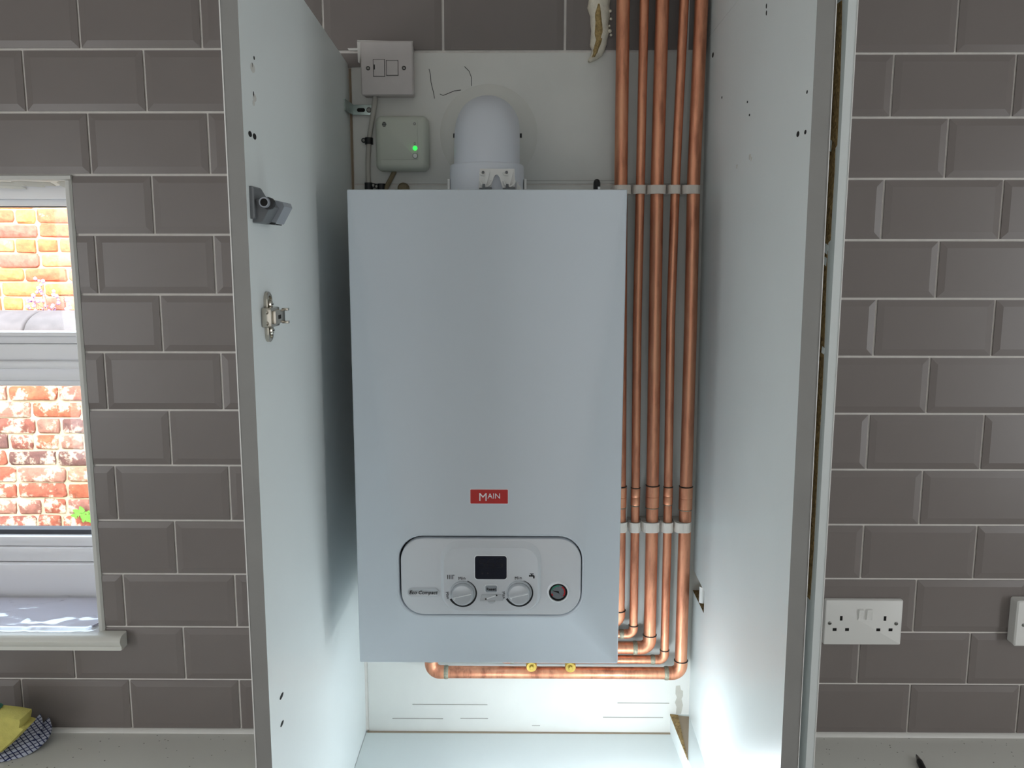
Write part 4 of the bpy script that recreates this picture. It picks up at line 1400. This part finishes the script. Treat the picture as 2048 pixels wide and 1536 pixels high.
mb = MB()
for k in range(5):
    w_ = (0.0022, 0.0034, 0.0038, 0.0034, 0.0022)[k]
    mb.box((c.x - w_, YR - 0.0002, c.z + 0.0032 - k * 0.0016 - 0.0005), (c.x + w_, YR + 0.0005, c.z + 0.0032 - k * 0.0016 + 0.0005))
put('speaker_slot', mb, 'print', rc, smooth=0)
c = at(829, 247.5, Y=YR)
put('fixing_screw', MB().lathe((c.x, YR + 0.0004, c.z), (0, -1, 0), [(0, 0.0025), (0.0006, 0.0025), (0.0004, 0.001)], 12), 'screw', rc)
c = at(830.3, 296.3, Y=YR)
put('led', MB().lathe((c.x, YR + 0.0004, c.z), (0, -1, 0), [(0, 0.0036), (0.0012, 0.0034), (0.0022, 0.0024), (0.0027, 0.001)], 16), 'led', rc, smooth=80)
c = at(830.3, 311.8, Y=YR)
bt = put('push_button', MB().lathe((c.x, YR, c.z), (0, -1, 0), [(0, 0.0038), (0.0014, 0.0037), (0.0018, 0.003)], 18), 'white_plastic', rc)
put('button_gap', MB().lathe((c.x, YR + 0.0004, c.z), (0, -1, 0), [(0, 0.0046), (0.0006, 0.0046)], 18), 'grey_dark', rc)
c = at(829.5, 287, Y=YR)
put('signal_icon', MB().tube([(c.x - .0012, YR, c.z - .002), (c.x - .0012, YR, c.z + .0012), (c.x, YR, c.z + .0022), (c.x + .0012, YR, c.z + .0012), (c.x + .0012, YR, c.z - .002), (c.x - .0012, YR, c.z - .002)], 0.0003, 5), 'print', rc)

# black cap above the boiler on the right
c0, c1 = at(1193.5, 384, Y=-0.03), at(1193.5, 357.5, Y=-0.03)
bc = thing('vent_cap', (c0.x, -0.03, BZ1), 'small black cap standing above the right end of the boiler top', 'cap')
put('cap_body', MB().lathe((c0.x, -0.03, BZ1 - 0.0005), (0, 0, 1), [(0, 0.0058), (c1.z - BZ1 - .006, 0.0058), (c1.z - BZ1 - .002, 0.0045), (c1.z - BZ1, 0.002)], 8), 'black', bc)
put('cap_pin', MB().box((c0.x + 0.001, -0.039, BZ1 + 0.018), (c0.x + 0.005, -0.0352, BZ1 + 0.024), 0.0005), 'pale_edge', bc)

# expanding foam on the top tiles
fo = thing('expanding_foam', (0.125, -0.006, 2.125), 'lumpy cream expanding foam squeezed out on the tiles beside the pipes', 'foam')
lp_, n_ = [], 16
for i, (py, xa, xb) in enumerate(((-70, 1184, 1218), (-30, 1180, 1220), (0, 1178, 1221), (15, 1177, 1219), (30, 1179, 1221), (45, 1180, 1219), (60, 1182, 1221), (75, 1182, 1217), (90, 1180, 1214), (100, 1184, 1210), (110, 1182, 1205), (117, 1178, 1195), (122, 1176, 1182))):
    p, q = at(xa, py, Y=-0.012), at(xb, py, Y=-0.012)
    hw, cx = (q.x - p.x) / 2, (p.x + q.x) / 2
    ring = []
    for k in range(n_):
        a = 2 * pi * k / n_
        nz = 1 + 0.22 * mnoise.noise(Vector((cos(a) * 1.7, sin(a) * 1.7, i * 0.9)))
        ring.append(Vector((cx + cos(a) * hw * nz, -0.005 - max(-0.3, sin(a)) * 0.014 * nz * (0.5 if i > 10 else 1), p.z + 0.003 * mnoise.noise(Vector((k, i, 0.5))))))
    lp_.append(ring)
put('foam_skin', MB().loft(lp_), 'foam', fo, smooth=70)
lp_ = []
for i, (py, xa, xb) in enumerate(((8, 1195, 1201), (25, 1190, 1204), (45, 1189, 1207), (65, 1189, 1208), (80, 1191, 1205), (95, 1187, 1200), (106, 1186, 1197), (113, 1184, 1190))):
    p, q = at(xa, py, Y=-0.018), at(xb, py, Y=-0.018)
    hw, cx = (q.x - p.x) / 2, (p.x + q.x) / 2
    lp_.append([Vector((cx + cos(2 * pi * k / 10) * hw, -0.0135 - sin(2 * pi * k / 10) * 0.0075 * (1 + .4 * mnoise.noise(Vector((k * 1.3, i * 1.1, 2)))), p.z)) for k in range(10)])
put('foam_core', MB().loft(lp_), 'foam_core', fo, smooth=40)
mb = MB()
for px, py in ((1221, 22), (1222, 38), (1220, 62), (1222, 70), (1219, 52)):
    c = at(px, py, Y=-0.012)
    bm = bmesh.new()
    bmesh.ops.create_icosphere(bm, subdivisions=2, radius=random.uniform(.002, .0035), matrix=Matrix.Translation(c))
    mb.from_bm(bm)
put('foam_blob', mb, 'foam', fo, smooth=80)

# ------------------------------------------------------------------ fittings on the left panel
XI = -0.2922
# door buffer
dm = thing('door_damper', at(510, 440, X=XI), 'grey plastic door damper on the left cupboard panel, above the hinge plate', 'damper')
zb, zt_ = 1.8455, 1.8775


def yi(px, py):
    return at(px, py, X=XI).y


mb = MB()
y0, y1 = -0.5660, -0.512
mb.loft([[Vector((XI + dx, y, z)) for y, z in ((y0 + i, zb + i), (y1 - i, zb + i), (y1 - i, zb + 0.024), (y1 - 0.012, 1.8745 - i), (y1 - 0.024, 1.8800 - i), (y0 + i, 1.8800 - i))] for dx, i in ((0, 0), (0.003, 0.0), (0.0045, 0.0015))])
put('damper_base', mb, 'grey_dark', dm, smooth=30)
# tilted housing standing off the panel
P = [at(540, 398, Y=-0.528), at(566, 404, Y=-0.528), at(569.5, 413, Y=-0.528), at(552, 447, Y=-0.528), at(527, 443, Y=-0.528)]
mb = MB().loft([[p + Vector((0, 0.032, 0)) for p in P], [p + Vector((0, 0.002, 0)) for p in P], [p.lerp(sum(P, Vector()) / 5, 0.05) for p in P]])
put('damper_housing', mb, 'grey_mid', dm, smooth=30)
Pm = [at(529, 444, Y=-0.528), at(551, 447.5, Y=-0.528), at(549, 449.5, Y=-0.528), at(533, 448, Y=-0.528)]
put('damper_lip', MB().prism(Pm, (0, 0.028, 0)), 'black', dm, smooth=0)
P = [at(x, y, Y=-0.558) for x, y in ((501, 403), (505, 399), (519, 396), (534, 402), (542, 413), (526, 443), (522, 445.5), (505, 445.5), (501, 441))]
ci = sum(P, Vector()) / len(P)
mb = MB().loft([[p + Vector((0, 0.050, 0)) for p in P], [p + Vector((0, 0.002, 0)) for p in P], [p.lerp(ci, 0.06) for p in P]])
put('damper_body', mb, 'grey_dark', dm, smooth=30)
ct = at(527.5, 404.5, Y=-0.566)
pt = put('plunger_tube', MB().lathe(ct + Vector((0, 0.02, 0)), (0, -1, 0), [(0, 0.0060), (0.016, 0.0060), (0.020, 0.0054), (0.020, 0.0042), (0.0188, 0.0040)], 24), 'grey_mid', dm)
put('plunger_bore', MB().lathe(ct + Vector((0, 0.0016, 0)), (0, -1, 0), [(0, 0.0041), (0.0008, 0.0041)], 20), 'hole', pt)
put('plunger_collar', MB().lathe(ct + Vector((0.0030, 0.011, -0.0008)), (0, -1, 0), [(0, 0.0066), (0.007, 0.0066)], 20), 'black', dm)

# hinge mounting plate
hg = thing('hinge_plate', (XI, -0.515, 1.708), 'nickel hinge mounting plate on the left cupboard panel, below the damper', 'hinge')
hy = -0.521


def lobe(z0, z1):
    mb = MB()
    pts = []
    zc0, zc1 = z0 + 0.009, z1 - 0.009
    for k in range(9):
        a = radians(180 * k / 8)
        pts.append((hy + cos(a) * 0.0105, zc1 + sin(a) * 0.009))
    for k in range(9):
        a = radians(180 + 180 * k / 8)
        pts.append((hy + cos(a) * 0.0105, zc0 + sin(a) * 0.009))
    cy, cz = hy, (z0 + z1) / 2
    mb.loft([[Vector((XI + dx, cy + (y - cy) * s, cz + (z - cz) * s)) for y, z in pts] for dx, s in ((0, 1), (0.003, 1), (0.0042, 0.88), (0.0042, 0.7), (0.0022, 0.62))])
    return mb


for z0, z1 in ((1.7365, 1.7655), (1.7075, 1.7345)):
    lb = put('plate_wing', lobe(z0, z1), 'steel', hg, smooth=40)
    put('wing_screw', MB().lathe((XI + 0.002, hy, (z0 + z1) / 2), (1, 0, 0), [(0, 0.0055), (0.003, 0.0055), (0.0046, 0.004), (0.005, 0.002)], 16), 'steel', lb)
    put('screw_slot', MB().box((XI + 0.0068, hy - 0.004, (z0 + z1) / 2 - .0006), (XI + 0.0072, hy + 0.004, (z0 + z1) / 2 + .0006)), 'hole', lb)
hb = put('plate_body', MB().box((XI, hy - 0.022, 1.7255), (XI + 0.0115, hy + 0.013, 1.7480), 0.0025), 'steel', hg)
put('plate_arm', MB().box((XI + 0.0100, hy - 0.016, 1.7290), (XI + 0.0150, hy + 0.022, 1.7445), 0.0012), 'steel', hg)
put('body_slot', MB().box((XI + 0.0148, hy - 0.006, 1.7345), (XI + 0.0153, hy + 0.004, 1.7390)), 'hole', hb)
for zz in (1.7305, 1.7430):
    put('body_rivet', MB().lathe((XI + 0.006, hy - 0.0205, zz), (0, -1, 0), [(0, 0.0028), (0.002, 0.0025), (0.003, 0.001)], 12), 'steel', hb)
for zz in (1.7285, 1.7435):
    put('arm_lug', MB().box((XI + 0.012, hy + 0.018, zz - 0.001), (XI + 0.0195, hy + 0.024, zz + 0.002), 0.0006), 'steel', hg)

# ------------------------------------------------------------------ sockets on the right tiles
YT = -0.0066


def socket_double():
    a, c_ = at(1645.5, 1288.5, Y=YT - 0.006), at(1806.5, 1199.5, Y=YT - 0.006)
    cx, cz, w, h = (a.x + c_.x) / 2, (a.z + c_.z) / 2, c_.x - a.x, c_.z - a.z
    t = thing('double_socket', (cx, YT, a.z), 'white double wall socket with two switches beside the cupboard', 'socket')
    Yp = YT - 0.009
    put('face_plate', rr_solid(MB(), cx, cz, w, h, 0.003, [(YT, 0), (Yp + 0.003, 0.0), (Yp + 0.0008, 0.0012), (Yp, 0.003)], 4), 'white_plastic', t)
    for px in (1728.5, 1728.5 + 16.2):
        s0 = at(px - 7 - 5, 1229, Y=Yp)
        q = at(px - 6.5, 1229, Y=Yp)
        put('rocker_switch', MB().loft([rrect(q.x, q.z, 0.0118, 0.0225, 0.0025, Yp + 0.0005, 4), rrect(q.x, q.z, 0.0112, 0.022, 0.0022, Yp - 0.002, 4),
                                        [p + Vector((0, -0.0018 * ((p.z - q.z) / 0.011), 0)) for p in rrect(q.x, q.z, 0.0098, 0.0205, 0.002, Yp - 0.0032, 4)]]), 'white_plastic', t)
    for (px, py, w_, h_) in ((1682.5, 1236.5, .0046, .0088), (1770, 1237, .0046, .0088), (1669.2, 1259, .0070, .0052), (1694, 1259, .0070, .0052), (1756.5, 1259.5, .0070, .0052), (1781, 1259.5, .0070, .0052)):
        q = at(px, py, Y=Yp)
        put('pin_slot', MB().box((q.x - w_ / 2, Yp - 0.0003, q.z - h_ / 2), (q.x + w_ / 2, Yp + 0.002, q.z + h_ / 2)), 'hole', t, smooth=0)
    for px, py in ((1659.3, 1246.3), (1792.3, 1247.2)):
        q = at(px, py, Y=Yp)
        put('screw', MB().lathe((q.x, Yp + 0.0005, q.z), (0, -1, 0), [(0, 0.0036), (0.0012, 0.0034), (0.0018, 0.0022)], 16), 'screw', t)
        put('screw_slot', MB().box((q.x - 0.0028, Yp - 0.0015, q.z - 0.0005), (q.x + 0.0028, Yp - 0.0010, q.z + 0.0005)), 'hole', t, smooth=0)


socket_double()
a = at(2021, 1287, Y=YT - 0.012)
x0, z0 = a.x, a.z
t = thing('switch_plate', (x0 + 0.045, YT, z0), 'white raised wall plate at the right end of the tiles', 'switch')
put('back_box', rr_solid(MB(), x0 + 0.043, z0 + 0.043, 0.086, 0.086, 0.004, [(YT, 0), (YT - 0.016, 0)], 5), 'white_plastic', t)
put('face_plate', rr_solid(MB(), x0 + 0.043, z0 + 0.043, 0.087, 0.087, 0.004, [(YT - 0.0155, 0), (YT - 0.021, 0.0), (YT - 0.0235, 0.0025)], 5), 'white_plastic', t)
for dx in (0.0132, 0.0728):
    put('screw', MB().lathe((x0 + dx, YT - 0.0225, z0 + 0.041), (0, -1, 0), [(0, 0.0034), (0.0014, 0.0032), (0.002, 0.002)], 14), 'screw', t)
put('rocker_switch', MB().box((x0 + 0.036, YT - 0.0265, z0 + 0.031), (x0 + 0.050, YT - 0.023, z0 + 0.053), 0.001), 'white_plastic', t)

# ------------------------------------------------------------------ small things on the worktops
# pen
pt_ = at(1832.5, 1507.5, Z=0.918)
p2 = at(1858, 1562, Z=0.9175)
d = (p2 - pt_).normalized()
pn = thing('pen', (pt_.x, pt_.y, 0.911), 'black pen with a metal tip lying on the right worktop', 'pen')
pt_.z = 0.9165
d.z = 0
d.normalize()
put('pen_point', MB().lathe(pt_, d, [(0, 0.0006), (0.004, 0.0016), (0.006, 0.0024)], 14), 'black', pn)
put('pen_cone', MB().lathe(pt_ + d * 0.0058, d, [(0, 0.0022), (0.010, 0.0040), (0.014, 0.0046)], 16), 'pen_metal', pn)
put('pen_barrel', MB().lathe(pt_ + d * 0.0196, d, [(0, 0.0046), (0.003, 0.0054), (0.030, 0.0055), (0.031, 0.0051), (0.034, 0.0051), (0.035, 0.0055), (0.120, 0.0055), (0.124, 0.004)], 16), 'black', pn)

# folded dish cloth against the wall
def sheet(rows, thick):
    """rows: list of poly-lines across the cloth; returns a closed slab with uv"""
    mb = MB()
    nr, nc = len(rows), len(rows[0])
    top = [p for row in rows for p in row]
    nrm = Vector((0, 0, 1))
    bot = [p - nrm * thick for p in top]
    fs = []
    for i in range(nr - 1):
        for j in range(nc - 1):
            q = i * nc + j
            fs.append((q, q + 1, q + nc + 1, q + nc))
            fs.append(tuple(reversed([k + nr * nc for k in (q, q + 1, q + nc + 1, q + nc)])))
    rim = [j for j in range(nc)] + [i * nc + nc - 1 for i in range(1, nr)] + [(nr - 1) * nc + j for j in range(nc - 2, -1, -1)] + [i * nc for i in range(nr - 2, 0, -1)]
    for a, c in zip(rim, rim[1:] + rim[:1]):
        fs.append((a, c, c + nr * nc, a + nr * nc))
    mb.add(top + bot, fs)
    return mb, nr, nc


def bez(p, t):
    p = [Vector(k) for k in p]
    while len(p) > 1:
        p = [a.lerp(c, t) for a, c in zip(p, p[1:])]
    return p[0]


cl = thing('dish_cloth', (-0.93, -0.06, 0.911), 'folded blue and white check cloth on the left worktop under the sponge', 'cloth')
for nm, dz, sc, th in (('lower_fold', 0.0, 1.0, 0.005), ('upper_fold', 0.0062, 0.965, 0.006)):
    rows = []
    for i in range(13):
        u = i / 12
        # u: from the image left (outside the frame) to the tip on the right
        row = []
        for j in range(11):
            v = j / 10
            x = -1.06 + (0.172 + 0.010 * (1 - dz / 0.0062)) * u * sc + 0.014 * v * u
            yf = -0.135 + 0.045 * u * u
            y = yf + (0.078 + 0.030 * (1 - u)) * v
            lift = 0.002 + dz + 0.024 * u ** 3 * v + 0.004 * v + 0.004 * sin(v * 7 + u * 5) * v
            zz = 0.911 + th + lift * (0.65 + 0.35 * v) - (0.001 * max(0, (u - 0.85) / 0.15) ** 2)
            x -= 0.022 * u ** 5 * ((v - 0.45) * 2) ** 2
            row.append(Vector((x, y, zz)))
        rows.append(row)
    mb, nr, nc = sheet(rows, th)
    o = put(nm, mb, 'cloth', cl, smooth=60)
    uvl = o.data.uv_layers.new(name='UVMap')
    bx = BASE[o.name]
    for lpz in o.data.loops:
        co = o.data.vertices[lpz.vertex_index].co + bx
        uvl.data[lpz.index].uv = (co.x, co.y + (co.z - 0.911) * 0.8)

# yellow sponge with a grip groove, leaning on the cloth
sg = thing('sponge', (-0.93, -0.09, 0.93), 'yellow grip sponge lying on the check cloth, left end of the worktop', 'sponge')
YSP = -0.118
sil = [(-70, 1424), (-20, 1421), (0, 1421), (30, 1424), (57, 1429), (58, 1433), (55.5, 1447), (60, 1447.5), (66, 1449.5), (40, 1477), (14, 1500), (0, 1503), (-40, 1508), (-70, 1510)]
P = [at(x - 14, y + 6, Y=YSP) + Vector((0, 0, -0.002)) for x, y in sil]
cc = sum(P, Vector()) / len(P)
mb = MB().loft([[cc.lerp(p, 0.90) for p in P]] + [[p + Vector((0, 0.006, 0)) for p in P], [p + Vector((0, 0.030, 0)) for p in P], [cc.lerp(p, 0.92) + Vector((0, 0.036, 0)) for p in P]])
put('sponge_body', mb, 'sponge', sg, smooth=40)
P = [at(x - 8, y + 4, Y=YSP) + Vector((0, 0, -0.002)) for x, y in ((-70, 1417), (-20, 1415), (-8, 1417), (-4, 1421), (-20, 1421), (-70, 1424))]
put('scouring_pad', MB().prism([p + Vector((0, 0.012, 0)) for p in P], (0, 0.016, 0)), 'scourer', sg, smooth=30)
